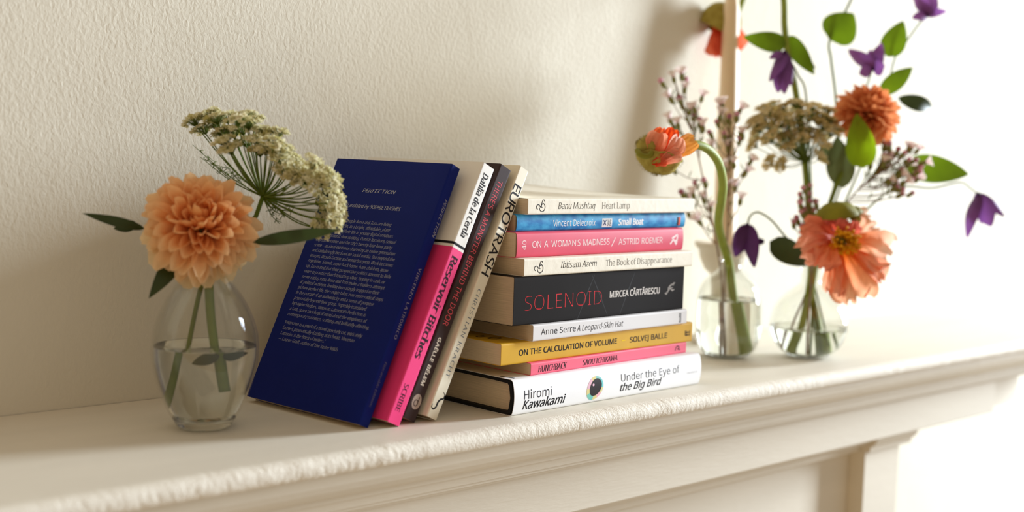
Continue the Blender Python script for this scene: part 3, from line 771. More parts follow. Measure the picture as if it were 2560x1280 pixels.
def mum(label, c, axis, R, stem_pts, leaves, cin, cout, n=170, group=None, stem_r=.0032, seed=1):
    """pompon chrysanthemum: broad incurved petals packed in a spiral"""
    r_ = random.Random(seed); c = Vector(c); axis = Vector(axis).normalized()
    root = thing('chrysanthemum', label, 'flower', c, group)
    ex = axis.orthogonal().normalized(); ey = axis.cross(ex)
    m = MB()
    for i in range(n):
        fr = (i + .5) / n; phi = i * 2.39996 + r_.uniform(-.12, .12)
        th = math.radians(13 + 119 * fr ** .66 + r_.uniform(-5, 5))   # angle from the axis
        ln = R * (.60 + .40 * fr ** .5) * r_.uniform(.84, 1.10); wd = R * (.17 + .17 * fr) * r_.uniform(.82, 1.15)
        rad = ex * math.cos(phi) + ey * math.sin(phi); side = -ex * math.sin(phi) + ey * math.cos(phi)
        incurve = .80 - 1.30 * fr + r_.uniform(-.35, .35)                                # centre petals bend in, the lowest bend out
        nu, nv = 7, 4; vv = []; ff = []; cc = []
        base = c - axis * (R * .18) + rad * (R * .10 * fr ** .5)
        p = Vector(base); a = th
        tw = r_.uniform(-.5, .5)
        for k in range(nu + 1):
            t = k / nu
            a = th - incurve * (t - .35) * 1.15
            d = axis * math.cos(a) + rad * math.sin(a); nrm = axis * -math.sin(a) + rad * math.cos(a)
            if k: p = p + d * (ln / nu)
            ww = wd * (.30 + .85 * math.sin(min(1, t * 1.02) * math.pi * .78) ** 1.0) * (1 if t < .86 else 1 - ((t - .86) / .14) ** 2 * .55)
            s2 = side * math.cos(tw) + nrm * math.sin(tw)
            for j in range(nv + 1):
                u = j / nv * 2 - 1
                vv.append(p + s2 * (u * ww / 2) - nrm * (ww * .42 * (u * u) * (1 if incurve > 0 else .8)))
                deep = mixc(cin, cout, min(1, max(0, .10 + .75 * fr + .5 * (t - .45) )))
                if t < .35: deep = mixc(mixc(cin, (cin[0], cin[1] * .66, cin[2] * .55), .8), deep, t / .35)
                cc.append(deep)
        Wn = nv + 1
        for k in range(nu):
            for j in range(nv): ff.append((k * Wn + j, k * Wn + j + 1, (k + 1) * Wn + j + 1, (k + 1) * Wn + j))
        m.add(vv, ff, cc)
    m.build('bloom', MUM, root, tint=True)
    cal = MB(); v, f = ball(c - axis * R * .30, R * .30, seg=14, rings=8); cal.add(v, f); cal.build('calyx', STEM, root)
    m = MB(); m.add(*tube([c - axis * R * .35] + path(stem_pts), stem_r, stem_r * .9, 10)); m.build('stem', STEM, root)
    for lf in leaves:
        leaf(root, **lf)
    return root


def leaf(root, b, t, w, d=0, d2=None, m=None, lobes=None, bend=.06, cup=.12, twist=0., prof='leaf', n=None, serr=0., tipcurl=0.):
    B = at(b[0], b[1], d); T = at(t[0], t[1], d2 or d); mb = MB(); wd = w / F_PX * d
    nrm = (CAM - B).normalized() if n is None else Vector(n)
    v, f, ts = sheet(B, T, wd, nrm, prof, cup, bend, 0, 14, 6, twist, serr=serr, tipcurl=tipcurl); mb.add(v, f)
    for lb in lobes or []:
        v, f, ts = sheet(at(lb[0], lb[1], d), at(lb[2], lb[3], d), lb[4] / F_PX * d, nrm, 'leaf', cup, bend, 0, 8, 4); mb.add(v, f)
    return mb.build('leaf', m or LEAF_G, root)


# --- left vase
D = .837
PEACH_IN, PEACH_OUT = L3((255, 176, 82)), L3((255, 234, 194))
bc = at(503, 548, .822)
mum('large peach chrysanthemum in the bud vase beside the navy book', bc, (CAM - bc).normalized() * .80 + Vector((0, 0, 1)) * .52 + Vector((.05, 0, 0)), .0400,
    [(513, 640, .836), (520, 680, .837), (527, 790, .837), (538, 880, .839), (548, 965, .842)],
    [dict(b=(362, 572), t=(206, 533), w=26, d=.832, d2=.815, m=LEAF_D, lobes=[(345, 560, 284, 572, 30)], bend=.10),
     dict(b=(632, 606), t=(852, 574), w=34, d=.828, d2=.800, m=LEAF_D, lobes=[(672, 598, 738, 596, 30)], bend=-.05),
     dict(b=(440, 648), t=(372, 746), w=44, d=.832, d2=.815, m=LEAF_D, bend=.22, lobes=[(418, 660, 402, 652, 14)]),
     dict(b=(540, 884), t=(488, 902), w=26, d=.836, m=LEAF_D, bend=.1), dict(b=(545, 888), t=(600, 880), w=24, d=.838, m=LEAF_D, bend=.1)],
    PEACH_IN, PEACH_OUT, seed=4)


def umbel(label, node, umb, stem_pts, cw, cg, size, nfl=22, group=None, seed=3, ray_r=.00045, bracts=(), stem_r=.0016):
    """wild carrot: rays from one node, each carrying a small umbel of florets"""
    r_ = random.Random(seed); N = at(*node)
    root = thing('queen_annes_lace', label, 'flower', N, group)
    for (px, py, d) in umb:
        P = at(px, py, d); ax = (P - N).normalized(); up2 = (ax + Vector((0, 0, .5))).normalized()
        mid = (N + P) / 2 + Vector((0, 0, -.004)) + ax.orthogonal() * r_.uniform(-.002, .002)
        g = MB(); g.add(*tube(cr([N, mid, P - up2 * size * .55], 5), ray_r, ray_r * .8, 5))
        ex = up2.orthogonal().normalized(); ey = up2.cross(ex); fl = MB()
        for k in range(nfl):
            rr = size * math.sqrt((k + .5) / nfl); ph = k * 2.4 + r_.uniform(-.3, .3)
            Q = P + (ex * math.cos(ph) + ey * math.sin(ph)) * rr + up2 * (size * .28 * (1 - (rr / size) ** 2) + r_.uniform(-.0006, .0006))
            g.add(*tube([P - up2 * size * .55, (P - up2 * size * .1) * .4 + Q * .6, Q], .00018, .00015, 4))
            col = mixc(cw, cg, r_.random() ** 1.6)
            nn = (up2 + Vector((r_.uniform(-1, 1), r_.uniform(-1, 1), r_.uniform(-.4, .8)))).normalized(); fx = nn.orthogonal().normalized(); fy = nn.cross(fx)
            s = size * r_.uniform(.22, .36)
            for j in range(5):
                a = j * 1.2566 + r_.uniform(-.2, .2); dd = fx * math.cos(a) + fy * math.sin(a); sd = nn.cross(dd)
                fl.add([Q, Q + dd * s * .55 + sd * s * .36 + nn * s * .1, Q + dd * s + nn * s * .25, Q + dd * s * .55 - sd * s * .36 + nn * s * .1], [(0, 1, 2, 3)], [mixc(col, cg, .5)] + [col] * 3)
        u = g.build('umbellet', UMB_G, root)
        fl.build('florets', UMB, None, tint=True, smooth=False)
        o = COL.objects[-1]; o.parent = u; o.matrix_parent_inverse = Matrix.Translation(-N)
    m = MB(); m.add(*tube([N] + path(stem_pts), stem_r, stem_r * 1.1, 8)); m.build('stem', UMB_G, root)
    if bracts:
        for (px, py, d) in bracts:
            T = at(px, py, d); b = MB()
            b.add(*tube(cr([N, (N + T) / 2 + Vector((0, 0, -.003)), T], 5), .0005, .0002, 5))
            for k in range(5):
                q = N.lerp(T, .45 + .11 * k)
                for h in range(4): b.add(*tube([q, q + Vector((r_.uniform(-.004, .004), r_.uniform(-.003, .003), r_.uniform(-.004, .002)))], .0003, .0002, 4))
            b.build('bract', UMB_G, root)
    return root


CWL, CGL = L3((246, 240, 212)), L3((196, 188, 120))
ul = [(484, 302), (508, 322), (522, 288), (538, 310), (556, 330), (566, 294), (592, 300), (612, 288), (632, 300), (606, 322), (584, 330), (560, 352), (650, 326), (640, 348), (672, 336), (694, 330), (684, 358), (664, 372), (706, 372),
      (724, 388), (742, 402), (700, 398), (724, 418), (748, 430), (768, 424), (786, 410), (770, 450), (796, 436), (812, 458), (830, 446), (838, 474), (816, 486), (842, 502), (852, 526), (826, 520), (802, 504), (836, 548), (806, 546), (792, 564), (812, 572), (616, 354), (650, 376), (690, 386), (712, 430), (742, 446), (574, 372), (620, 308), (540, 296)]
rr = random.Random(5)
umbel("white Queen Anne's lace spreading behind the large peach chrysanthemum", (657, 492, .862), [(x, y, .856 + rr.uniform(-.022, .022) - (x - 650) * .00006) for x, y in ul],
      [(640, 540, .862), (590, 600, .852), (525, 662, .842), (502, 720, .842), (474, 850, .842), (458, 950, .843), (449, 1020, .844)], CWL, CGL, .0088, nfl=40, group=None, ray_r=.00055,
      bracts=[(482, 362, .88), (500, 392, .885), (520, 400, .88), (716, 540, .868), (700, 560, .87), (738, 530, .872), (690, 520, .87), (560, 410, .875)])
# two small unopened umbels hang from the same stalk
for (px, py, d) in ((498, 388, .880), (716, 552, .868)):
    pass


# --- poppies
PET_A, PET_B, PET_C = L3((250, 170, 132)), L3((244, 96, 44)), L3((252, 190, 160))
def petal(root, B, T, wd, nrm, cup=0., bend=0., ruffle=.004, seed=0, ca=PET_A, cb=PET_B, prof='fan', nu=18, nv=20, twist=0., tipcurl=0., m=None):
    v, f, ts = sheet(B, T, wd, nrm, prof, cup, bend, ruffle, nu, nv, twist, seed, tipcurl, pleat=wd * .012)
    mb = MB(); mb.add(v, f, [mixc(cb, ca, min(1, max(0, t * 1.25 - .2))) for t in ts]); return mb.build('petal', m or POP, root, tint=True)


def hairs(mb, c, rx, n, r_, mtx=None):
    for _ in range(n):
        d = Vector((r_.gauss(0, 1), r_.gauss(0, 1), r_.gauss(0, 1))).normalized(); p = Vector((d.x * rx[0], d.y * rx[1], d.z * rx[2]))
        if mtx: p = mtx @ p
        q = Vector(c) + p; mb.add(*tube([q, q + p.normalized() * .0022 + Vector((0, 0, r_.uniform(-.001, .001)))], .00009, .00004, 3))


def shell(c, mtx, rx, ry, rz, cut0, cut1, seg=24, rings=12, ruffle=.0006, seed=0):
    """part of an ellipsoid between two polar angles"""
    v = []; f = []
    for i in range(rings + 1):
        th = cut0 + (cut1 - cut0) * i / rings
        for k in range(seg):
            a = 2 * math.pi * k / seg
            p = Vector((rx * math.sin(th) * math.cos(a), ry * math.sin(th) * math.sin(a), rz * math.cos(th)))
            p += p.normalized() * noise.noise(p * 90 + Vector((seed, 0, 0))) * ruffle * 3
            v.append(Vector(c) + mtx @ p)
    for i in range(rings):
        for k in range(seg): f.append((i * seg + k, (i + 1) * seg + k, (i + 1) * seg + (k + 1) % seg, i * seg + (k + 1) % seg))
    return v, f


def basis(z, x=None):
    z = Vector(z).normalized(); x = Vector(x) if x is not None else z.orthogonal(); y = z.cross(x).normalized(); x = y.cross(z)
    return Matrix((x, y, z)).transposed()


r9 = random.Random(9)
# half-opened bud nodding over the stack
dB = 1.03
c = at(1655, 384, dB); root = thing('poppy', 'half-opened nodding poppy bud with crumpled coral petals, arching over the book stack', 'flower', c, 'poppies')
m = MB(); m.add(*tube(path([(1690, 378, dB), (1706, 366, dB), (1735, 361, dB + .004), (1768, 372, dB + .016), (1795, 404, dB + .036), (1807, 455, dB + .062), (1803, 505, dB + .09), (1796, 555, dB + .118), (1806, 605, dB + .146), (1822, 655, dB + .172), (1832, 730, dB + .184), (1842, 800, dB + .188), (1850, 872, dB + .192)], 10), .0034, .0045, 12)); m.build('stem', STEM_P, root)
right = RT; upv = UP; tocam = -FW
# hairy sepals: a tall cap on the left and a bowl under the petals, their edge rolled where they part
for (cc, ax, rx, ry, rz, a0, a1, sd) in ((at(1626, 372, dB + .002), -right * .85 + upv * .42 + tocam * .10, .0118, .0135, .0122, 0, 1.62, 1), (at(1650, 388, dB), -upv * .96 - right * .16 + tocam * .16, .0194, .0180, .0160, 0, 1.45, 5)):
    mb = MB(); B3 = basis(ax, right if abs(Vector(ax).normalized().dot(right)) < .8 else upv)
    v, f = shell(cc, B3, rx, ry, rz, a0, a1, 30, 14, seed=sd); mb.add(v, f)
    v, f = shell(cc, B3, rx * .93, ry * .93, rz * .93, a0, a1, 30, 14, seed=sd); mb.add(v, [q[::-1] for q in f])
    rim = [cc + B3 @ Vector((rx * .965 * math.sin(a1) * math.cos(2 * math.pi * k / 30), ry * .965 * math.sin(a1) * math.sin(2 * math.pi * k / 30), rz * .965 * math.cos(a1) + .0007 * math.sin(k * 1.7))) for k in range(31)]
    mb.add(*tube(rim, .0010, .0010, 6))
    for _ in range(560):
        th = r9.uniform(a0, a1); a = r9.uniform(0, 6.283); p = B3 @ Vector((rx * math.sin(th) * math.cos(a), ry * math.sin(th) * math.sin(a), rz * math.cos(th)))
        q = cc + p; mb.add(*tube([q, q + p.normalized() * r9.uniform(.0012, .0020) + Vector((0, 0, r9.uniform(-.001, .0005)))], .00007, .00003, 3))
    mb.build('sepal', SEP, root)
mb = MB()
mb.add(*tube(path([(1594, 376, dB - .010), (1600, 386, dB - .0155), (1612, 391, dB - .0175), (1624, 389, dB - .0175), (1630, 380, dB - .0160)], 6), .0026, .0021, 8)); mb.build('sepal', SEP_G, root)
CO, CR = L3((255, 176, 142)), L3((246, 84, 28))
for i, (b, t, wpx, cp, bd, rf, tw, ca_, cb_) in enumerate([
    ((1640, 412, .004), (1664, 322, .002), 66, .15, .10, .003, .2, L3((250, 120, 66)), CR),
    ((1636, 410, -.006), (1650, 330, -.008), 58, .18, .14, .003, .25, CO, L3((250, 128, 84))),
    ((1652, 400, -.001), (1740, 352, -.002), 50, .12, .14, .003, .25, L3((255, 184, 92)), L3((252, 140, 44))),
    ((1646, 408, -.004), (1686, 322, -.004), 40, -.2, .12, .003, -.1, L3((246, 96, 36)), L3((236, 60, 20))),
    ((1648, 412, -.010), (1700, 344, -.011), 50, .22, .14, .003, -.2, L3((255, 196, 166)), L3((250, 130, 90))),
    ((1638, 414, -.014), (1702, 384, -.014), 40, .2, .16, .003, .1, L3((255, 190, 160)), L3((246, 100, 56))),
    ((1630, 408, -.013), (1668, 398, -.0165), 32, .25, .12, .002, .1, L3((250, 130, 92)), L3((226, 50, 22)))]):
    petal(root, at(b[0], b[1], dB + b[2]), at(t[0], t[1], dB + t[2]), wpx / F_PX * dB, tocam + right * (.22 * (-1) ** i), cp, bd, rf, i + 1, ca_, cb_, twist=tw)

# tall poppy: its stem leaves the picture and bends over, the bud hangs behind the candle
dN = 1.314
c = at(1796, 62, dN); root = thing('poppy', 'nodding poppy bud hanging behind the taper candle from a tall arched stem', 'flower', c, 'poppies')
m = MB(); m.add(*tube(path([(1836, 32, dN), (1850, 18, dN), (1872, -40, dN - .006), (1910, -110, dN - .03), (1948, -80, dN - .05), (1960, 0, 1.243), (1962, 70, 1.240), (1972, 150, 1.238), (1988, 220, 1.237), (2000, 300, 1.236), (2014, 420, 1.235), (2024, 560, 1.232), (2028, 660, 1.230), (2020, 740, 1.230), (2000, 830, 1.232), (1976, 880, 1.232)], 8), .0030, .0036, 10)); m.build('stem', STEM_P, root)
mb = MB(); ax = (-upv * .55 - right * .35).normalized(); B3 = basis(ax, right)
v, f = shell(at(1800, 58, dN), basis(-upv * .8 + right * -.45, tocam), .0115, .0215, .0225, 1.15, math.pi, seed=3); mb.add(v, f)
for _ in range(260):
    th = r9.uniform(1.2, math.pi); a = r9.uniform(0, 6.283); p = basis(-upv * .8 + right * -.45, tocam) @ Vector((.0115 * math.sin(th) * math.cos(a), .0215 * math.sin(th) * math.sin(a), .0225 * math.cos(th))); q = at(1800, 58, dN) + p
    mb.add(*tube([q, q + p.normalized() * .002], .00009, .00004, 3))
mb.build('sepal', SEP, root)
for i, (b, t, wpx, bd) in enumerate([((1790, 60, .0), (1788, 142, -.003), 70, .08), ((1815, 60, -.004), (1828, 132, -.004), 76, .08), ((1800, 60, .004), (1806, 138, .004), 80, -.05), ((1826, 55, .002), (1850, 118, .002), 60, .06)]):
    petal(root, at(b[0], b[1], dN + b[2]), at(t[0], t[1], dN + t[2]), wpx / F_PX * dN, tocam + right * (.4 * (-1) ** i), .12, bd, .005, 20 + i, L3((248, 132, 100)), L3((226, 84, 46)))

# open poppy at the front of the round vase
dP = 1.165
c = at(2096, 598, dP); root = thing('poppy', 'wide open peach poppy with a yellow centre hanging at the front of the round vase', 'flower', c, 'poppies')
m = MB(); m.add(*tube(path([(2098, 545, dP + .012), (2090, 560, dP + .03), (2068, 600, dP + .045), (2046, 640, 1.226), (2034, 690, 1.229), (2030, 740, 1.230), (2044, 800, 1.236), (2052, 870, 1.238)], 8), .0030, .0034, 10)); m.build('stem', STEM_P, root)
for (cc, ax, rx, ry, rz, sd) in ((at(2092, 540, dP), upv * .95 + right * -.1 + tocam * .25, .0200, .0150, .0140, 2), (at(2128, 542, dP + .004), upv * .55 + right * .85, .0105, .0110, .0125, 7)):
    mb = MB(); B3 = basis(ax, right); v, f = shell(cc, B3, rx, ry, rz, 0, 1.55, seed=sd); mb.add(v, f); v, f = shell(cc, B3, rx * .92, ry * .92, rz * .92, 0, 1.55, seed=sd); mb.add(v, [q[::-1] for q in f]); mb.build('sepal', SEP_G, root)
PA, PB = L3((252, 184, 152)), L3((246, 130, 44)); PC = L3((255, 212, 186))
C0 = (2096, 598)
for i, (b, t, wpx, cp, bd, rf, tw, ca_, cb_, nn) in enumerate([
    ((2086, 590, .0), (1998, 590, -.008), 105, .12, .10, .010, .2, L3((244, 150, 116)), L3((226, 96, 60)), tocam + upv * .2),
    ((2078, 600, -.006), (2010, 634, -.022), 78, -.15, .16, .009, -.3, PA, L3((236, 110, 70)), tocam - upv * .3),
    ((2082, 604, -.010), (2050, 668, -.026), 74, .25, .12, .009, .3, L3((248, 160, 128)), PB, tocam - right * .4),
    ((2100, 618, -.004), (2138, 752, -.012), 118, .14, .14, .009, .0, L3((255, 190, 150)), L3((246, 118, 20)), tocam + upv * .35),
    ((2094, 616, -.008), (2086, 736, -.022), 66, -.2, .12, .009, .2, PA, PB, tocam - right * .3),
    ((2116, 606, .0), (2222, 640, -.006), 112, .18, .10, .010, -.2, PC, L3((246, 140, 60)), tocam + upv * .3),
    ((2118, 596, .004), (2186, 562, .002), 104, .1, .10, .010, .2, PC, L3((246, 150, 80)), tocam - upv * .2),
    ((2118, 622, -.002), (2204, 706, -.008), 62, .25, .12, .008, .3, PA, L3((240, 120, 60)), tocam + right * .3),
    ((2092, 590, .010), (2076, 544, .000), 96, .1, -.1, .008, .0, L3((226, 108, 88)), L3((206, 70, 40)), tocam),
    ((2106, 592, -.004), (2128, 552, -.012), 64, .2, .2, .007, .2, L3((236, 128, 108)), L3((220, 84, 60)), tocam)]):
    petal(root, at(b[0], b[1], dP + b[2]), at(t[0], t[1], dP + t[2]), wpx / F_PX * dP, nn, cp, bd, rf, 40 + i, ca_, cb_, twist=tw)
mb = MB(); v, f = ball(at(2100, 600, dP - .010), .0058, seg=14, rings=8); mb.add(v, f); mb.build('ovary', OVARY, root)
mb = MB()
for k in range(150):
    a = r9.uniform(0, 6.283); e = r9.uniform(.35, 1.0); q = at(2102, 602, dP - .008)
    d = (right * math.cos(a) + upv * math.sin(a) * .9) * e + tocam * (1.05 - .5 * e); d = d - upv * .12 + right * .18; T = q + d.normalized() * r9.uniform(.011, .0200)
    mb.add(*tube([q, q.lerp(T, .6) + tocam * .001, T], .00028, .00022, 4)); v, f = ball(T, .0016, .0012, .0012, 6, 4); mb.add(v, f)
mb.build('stamens', STAM, root)

# --- chrysanthemum and lace in the round vase
bc = at(2178, 268, 1.235)
mum('smaller rust orange chrysanthemum at the top of the round vase', bc, Vector((-.18, -.42, .62)), .0345,
    [(2150, 345, 1.240), (2110, 420, 1.238), (2078, 500, 1.235), (2050, 600, 1.232), (2034, 680, 1.230), (2030, 740, 1.232), (2040, 840, 1.236), (2042, 880, 1.236)],
    [dict(b=(2108, 470), t=(2092, 340), w=70, d=1.240, m=LEAF_S, bend=.1), dict(b=(2050, 400), t=(2096, 372), w=60, d=1.244, m=LEAF_S, bend=.12)],
    L3((226, 126, 64)), L3((244, 176, 122)), n=150, stem_r=.0026, seed=8)
rr = random.Random(12); ur = []
for k in range(44):
    a = k * 2.39996; q = math.sqrt((k + .5) / 44)
    ur.append((1986 + 104 * q * math.cos(a) + rr.uniform(-6, 6), 312 + 62 * q * math.sin(a) + rr.uniform(-5, 5), 1.222 + rr.uniform(-.026, .026)))
ur += [(1896, 322, 1.215), (1884, 300, 1.22), (2074, 300, 1.23), (2090, 322, 1.23), (1924, 408, 1.21), (1954, 412, 1.212), (1906, 270, 1.22), (1884, 362, 1.215), (2052, 392, 1.215)]
umbel("brownish Queen Anne's lace head in the middle of the round vase's posy", (2016, 404, 1.225), ur,
      [(2022, 460, 1.228), (2030, 560, 1.230), (2032, 660, 1.230), (2024, 740, 1.231), (1996, 830, 1.232), (1984, 870, 1.232)], L3((244, 226, 184)), L3((196, 178, 108)), .0094, nfl=36, seed=14, ray_r=.0005)


# --- clematis
CA, CB2 = L3((70, 26, 82)), L3((176, 112, 198))  # paler purple puts light shining through the tepals into their tint
def clematis(label, stem_pts, flowers, leaves, stem_r=.0009, group='clematis sprigs'):
    root = thing('clematis', label, 'flower', at(*stem_pts[-1]), group)
    m = MB(); m.add(*tube(path(stem_pts, 8), stem_r, stem_r * 1.2, 6)); m.build('stem', STEM, root)
    for (base, tips, light, extra) in flowers:
        B = at(*base); cap = MB(); v, f = ball(B, .0026, seg=8, rings=6); cap.add(v, f); cal = cap.build('bloom', CLEM, root)
        cal.data.color_attributes.new('tint', 'FLOAT_COLOR', 'POINT')
        for d_ in cal.data.color_attributes['tint'].data: d_.color = (*CA, 1)
        for i, (tx, ty, td, wpx, bd) in enumerate(tips):
            T = at(tx, ty, td); nrm = (CAM - B).normalized() + RT * (.8 * ((i % 3) - 1))
            v, f, ts = sheet(B, T, wpx / F_PX * base[2], nrm, 'tepal', -.22, bd, .0008, 12, 6, 0, i, tipcurl=extra)
            mb = MB(); mb.add(v, f, [mixc(mixc(CA, CB2, light * .5), mixc(CA, CB2, light), t) for t in ts])
            o = mb.build('tepal', CLEM, None, tint=True); o.parent = cal; o.matrix_parent_inverse = Matrix.Translation(-root.location)
    for lf in leaves: leaf(root, **lf)
    return root


clematis('clematis sprig with a drooping purple bell reaching out over the bare mantel end', [(2446, 486, 1.30), (2428, 472, 1.30), (2400, 456, 1.295), (2330, 470, 1.28), (2240, 470, 1.26), (2150, 540, 1.245), (2070, 630, 1.233), (2036, 690, 1.230), (2048, 760, 1.231), (2070, 850, 1.234)],
         [((2446, 486, 1.30), [(2418, 594, 1.29, 44, .10), (2478, 566, 1.285, 62, .08), (2512, 542, 1.31, 34, .10), (2452, 560, 1.32, 50, .05)], .45, .0)],
         [dict(b=(2262, 412), t=(2422, 436), w=70, d=1.285, d2=1.29, m=LEAF_G, bend=.10, prof='broad'), dict(b=(2158, 420), t=(2142, 284), w=74, d=1.215, m=LEAF_B, bend=.05, prof='broad')])
clematis('clematis sprig with a purple flower standing free above all the other flowers', [(2318, 40, 1.30), (2296, 62, 1.295), (2262, 110, 1.29), (2236, 150, 1.285), (2210, 260, 1.27), (2150, 420, 1.255), (2080, 580, 1.237), (2036, 690, 1.231), (2030, 780, 1.233), (2024, 860, 1.236)],
         [((2318, 38, 1.30), [(2286, -14, 1.295, 42, .06), (2332, -30, 1.305, 50, .02), (2366, 28, 1.295, 26, -.16), (2278, 46, 1.29, 30, .1), (2310, -20, 1.285, 46, .0)], .85, .06)],
         [dict(b=(2218, 142), t=(2258, 52), w=62, d=1.285, m=LEAF_G, bend=.06, prof='broad')])
clematis('clematis sprig with an open purple flower just above the rust chrysanthemum', [(2180, 176, 1.265), (2172, 200, 1.264), (2160, 240, 1.262), (2130, 380, 1.250), (2070, 560, 1.237), (2034, 690, 1.231), (2036, 770, 1.229), (2046, 860, 1.230)],
         [((2182, 172, 1.265), [(2122, 122, 1.255, 46, .06), (2204, 108, 1.262, 44, -.22), (2146, 182, 1.255, 40, .1), (2212, 164, 1.26, 46, .05), (2176, 126, 1.275, 52, .0)], .7, .05)],
         [dict(b=(2196, 238), t=(2282, 168), w=46, d=1.272, m=LEAF_G, bend=.12, prof='leaf'), dict(b=(2244, 244), t=(2330, 268), w=40, d=1.285, d2=1.31, m=LEAF_D, bend=.16, prof='leaf')])
clematis('clematis sprig with a dark purple bell hanging between the two flower vases', [(1870, 566, 1.195), (1872, 548, 1.195), (1882, 534, 1.196), (1900, 532, 1.198), (1930, 552, 1.205), (1962, 590, 1.212), (2000, 630, 1.222), (2030, 666, 1.228), (2034, 720, 1.230), (2010, 800, 1.230), (1996, 864, 1.232)],
         [((1868, 564, 1.195), [(1886, 668, 1.190, 54, .06), (1838, 642, 1.200, 52, .12), (1864, 622, 1.205, 60, .05)], .12, .0), ((1905, 604, 1.2), [(1893, 598, 1.2, 14, 0), (1897, 612, 1.2, 12, 0)], .05, 0)],
         [dict(b=(1924, 604), t=(2030, 662), w=62, d=1.205, d2=1.215, m=LEAF_D, bend=.10, prof='broad')])
clematis('clematis sprig with a ruffled purple flower and two long leaves above the brownish lace', [(1962, 150, 1.225), (1980, 160, 1.226), (1996, 190, 1.228), (2012, 220, 1.23), (2020, 300, 1.236), (2026, 420, 1.238), (2030, 560, 1.234), (2030, 680, 1.231), (2040, 780, 1.228), (2058, 850, 1.228)],
         [((1962, 132, 1.225), [(1926, 206, 1.215, 40, .06), (1944, 232, 1.222, 52, .06), (1976, 214, 1.228, 54, .08), (1922, 146, 1.22, 26, .12), (1960, 236, 1.218, 46, .02)], .55, .05)],
         [dict(b=(1966, 112), t=(1858, 92), w=50, d=1.236, d2=1.245, m=LEAF_G, bend=.14, prof='broad'), dict(b=(1966, 90), t=(2036, 186), w=44, d=1.243, d2=1.25, m=LEAF_G, bend=.22, prof='broad'), dict(b=(1972, 112), t=(2040, 172), w=26, d=1.243, d2=1.25, m=LEAF_S, bend=-.1)])
clematis('clematis stalk carrying one broad heart-shaped leaf near the top of the posy', [(2140, -30, 1.282), (2118, 20, 1.282), (2075, 100, 1.28), (2078, 150, 1.278), (2090, 250, 1.272), (2096, 400, 1.256), (2064, 560, 1.237), (2032, 690, 1.231), (2032, 780, 1.231), (2038, 866, 1.232)],
         [], [dict(b=(2074, 100), t=(2134, 34), w=92, d=1.28, m=LEAF_G, bend=.05, prof='broad')], stem_r=.0013)


# --- waxflower
WP, WC, WG = L3((252, 238, 234)), L3((150, 62, 88)), L3((136, 142, 66)); WPK = L3((234, 172, 190))
def waxflower(label, main, side, group='waxflower sprigs', seed=1, dd=.02, white=.55, r0=.0010):
    """woody sprig: main stem, fine twigs, needle leaves, cup-shaped five-petal flowers and pink buds"""
    r_ = random.Random(seed); root = thing('waxflower_sprig', label, 'flower', at(*main[0]), group)
    P = path(main, 8); tw = MB(); tw.add(*tube(P, r0 * 1.2, r0 * .5, 6)); nl = MB()
    for (px, py, d) in side:
        T = at(px, py, d) + Vector((r_.uniform(-.006, .006), r_.uniform(-dd, dd) * .4, 0))
        best = min(range(len(P)), key=lambda i: abs((P[i] - T).length - .030) + (2 if P[i].z > T.z - .006 else 0)); q = P[best]
        pth = cr([q, q.lerp(T, .5) + Vector((0, 0, -.003)), T], 5); tw.add(*tube(pth, r0 * .55, r0 * .35, 5))
        for k in range(3):
            p = pth[r_.randrange(3, len(pth))]; a = r_.uniform(0, 6.283); v, f, ts = sheet(p, p + Vector((math.cos(a) * .5, math.sin(a) * .5, .8)).normalized() * r_.uniform(.006, .011), .0011, None, 'leaf', 0, .1, 0, 4, 2); nl.add(v, f)
        ax = ((T - pth[-3]).normalized() + Vector((r_.uniform(-.4, .4), r_.uniform(-.4, .4), r_.uniform(-.1, .6)))).normalized(); ex = ax.orthogonal().normalized(); ey = ax.cross(ex)
        fl = MB(); R = r_.uniform(.0050, .0066)
        v, f = ball(T - ax * R * .3, R * .42, R * .42, R * .75, 8, 6, basis(ax)); fl.add(v, f, [mixc(WG, WC, .12)] * len(v))
        if r_.random() < white:
            for j in range(5):
                a = j * 1.2566; d_ = (ex * math.cos(a) + ey * math.sin(a)); v, f, ts = sheet(T + ax * R * .25 + d_ * R * .3, T + ax * R * 1.25 + d_ * R * 1.05, R * 1.25, ax - d_ * .5, 'fan', .15, .12, 0, 5, 4)
                fl.add(v, f, [mixc(WPK, WP, min(1, .45 + t)) for t in ts])
            v, f = ball(T + ax * R * .42, R * .34, R * .34, R * .16, 8, 4, basis(ax)); fl.add(v, f, [WC] * len(v)); fl.build('flower', WAXF, root, tint=True)
        else:
            v, f = ball(T + ax * R * .45, R * .48, R * .48, R * .5, 8, 6, basis(ax)); fl.add(v, f, [mixc(WC, WPK, r_.random() ** .6)] * len(v)); fl.build('bud', WAXF, root, tint=True)
    tw.build('stem', TWIG, root); nl.build('needles', STEM, root)
    return root


def scatter(pts, n, sx, sy, d, seed):
    r_ = random.Random(seed); return [(x + r_.uniform(-sx, sx), y + r_.uniform(-sy, sy), d) for x, y in pts for _ in range(n)]


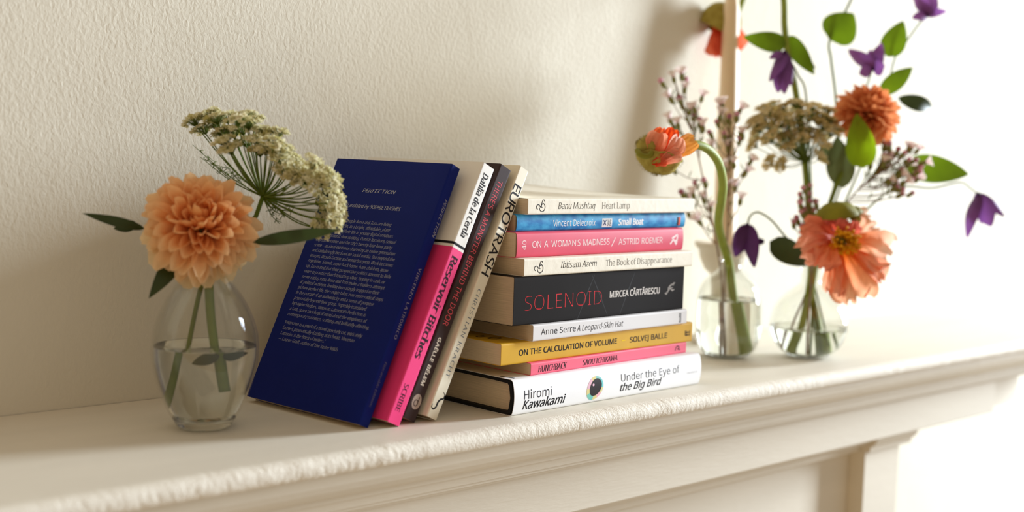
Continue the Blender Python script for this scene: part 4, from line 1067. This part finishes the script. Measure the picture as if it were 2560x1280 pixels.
waxflower('waxflower sprig with pale blooms just above the half-opened poppy bud', [(1806, 872, 1.214), (1806, 780, 1.214), (1803, 690, 1.214), (1790, 600, 1.214), (1772, 520, 1.214), (1750, 410, 1.216), (1728, 320, 1.218), (1700, 240, 1.22), (1688, 205, 1.22)],
          [(1660, 206, 1.22), (1680, 196, 1.22), (1700, 190, 1.22), (1716, 206, 1.22), (1672, 246, 1.22), (1694, 222, 1.22), (1712, 250, 1.22), (1730, 244, 1.22), (1716, 276, 1.22), (1734, 272, 1.22), (1750, 290, 1.22), (1722, 292, 1.22), (1684, 300, 1.22), (1698, 312, 1.22), (1742, 306, 1.22), (1710, 262, 1.22), (1752, 318, 1.22), (1690, 316, 1.22),
           (1758, 456, 1.22), (1748, 462, 1.22), (1700, 424, 1.215), (1718, 486, 1.215), (1736, 486, 1.215), (1726, 500, 1.22), (1724, 536, 1.21), (1738, 552, 1.21), (1772, 498, 1.22), (1780, 520, 1.22)], seed=2, white=.72)
waxflower('waxflower sprig rising in front of the taper candle', [(1814, 876, 1.218), (1812, 780, 1.218), (1812, 680, 1.217), (1818, 590, 1.217), (1822, 500, 1.217), (1824, 420, 1.217), (1826, 340, 1.217), (1826, 285, 1.217)],
          [(1806, 268, 1.217), (1824, 264, 1.217), (1842, 276, 1.217), (1806, 290, 1.217), (1832, 292, 1.217), (1846, 298, 1.217), (1818, 310, 1.217), (1796, 336, 1.217), (1812, 338, 1.217), (1838, 336, 1.217), (1850, 332, 1.217), (1826, 348, 1.217), (1856, 352, 1.217), (1838, 370, 1.217), (1776, 368, 1.22), (1846, 410, 1.217), (1836, 420, 1.217), (1862, 404, 1.217), (1864, 432, 1.217), (1790, 384, 1.217), (1812, 470, 1.22), (1850, 470, 1.22), (1862, 500, 1.22)], seed=5, white=.66)
waxflower('waxflower sprig full of pink buds under the rust orange chrysanthemum', [(1962, 868, 1.228), (1986, 800, 1.229), (2012, 740, 1.230), (2030, 690, 1.231), (2056, 610, 1.234), (2100, 530, 1.236), (2150, 470, 1.238), (2200, 430, 1.24), (2250, 400, 1.242), (2280, 380, 1.243)],
          scatter([(2215, 372), (2240, 380), (2270, 376), (2230, 405), (2262, 408), (2285, 400), (2200, 400), (2215, 425), (2240, 432), (2268, 430), (2285, 420), (2190, 415), (2226, 450), (2252, 462), (2272, 452), (2240, 470), (2250, 492), (2210, 350), (2290, 372), (2205, 385)], 2, 12, 9, 1.24, 4), seed=9, white=.4)
waxflower('small budding waxflower sprig upright between the round vase mouth and brownish lace', [(2018, 880, 1.215), (2022, 780, 1.220), (2028, 690, 1.226), (2026, 640, 1.222), (2024, 590, 1.215), (2026, 540, 1.214), (2030, 480, 1.214)],
          [(2008, 492, 1.214), (2030, 476, 1.214), (2038, 470, 1.214), (2044, 492, 1.214), (2010, 512, 1.214), (2026, 508, 1.214), (2046, 512, 1.214), (1992, 534, 1.214), (2006, 530, 1.214), (2024, 530, 1.214), (2042, 532, 1.214), (2012, 552, 1.214), (2034, 556, 1.214), (2052, 540, 1.214), (1998, 560, 1.214), (2024, 570, 1.214), (2176, 548, 1.23)], seed=12, white=.12)
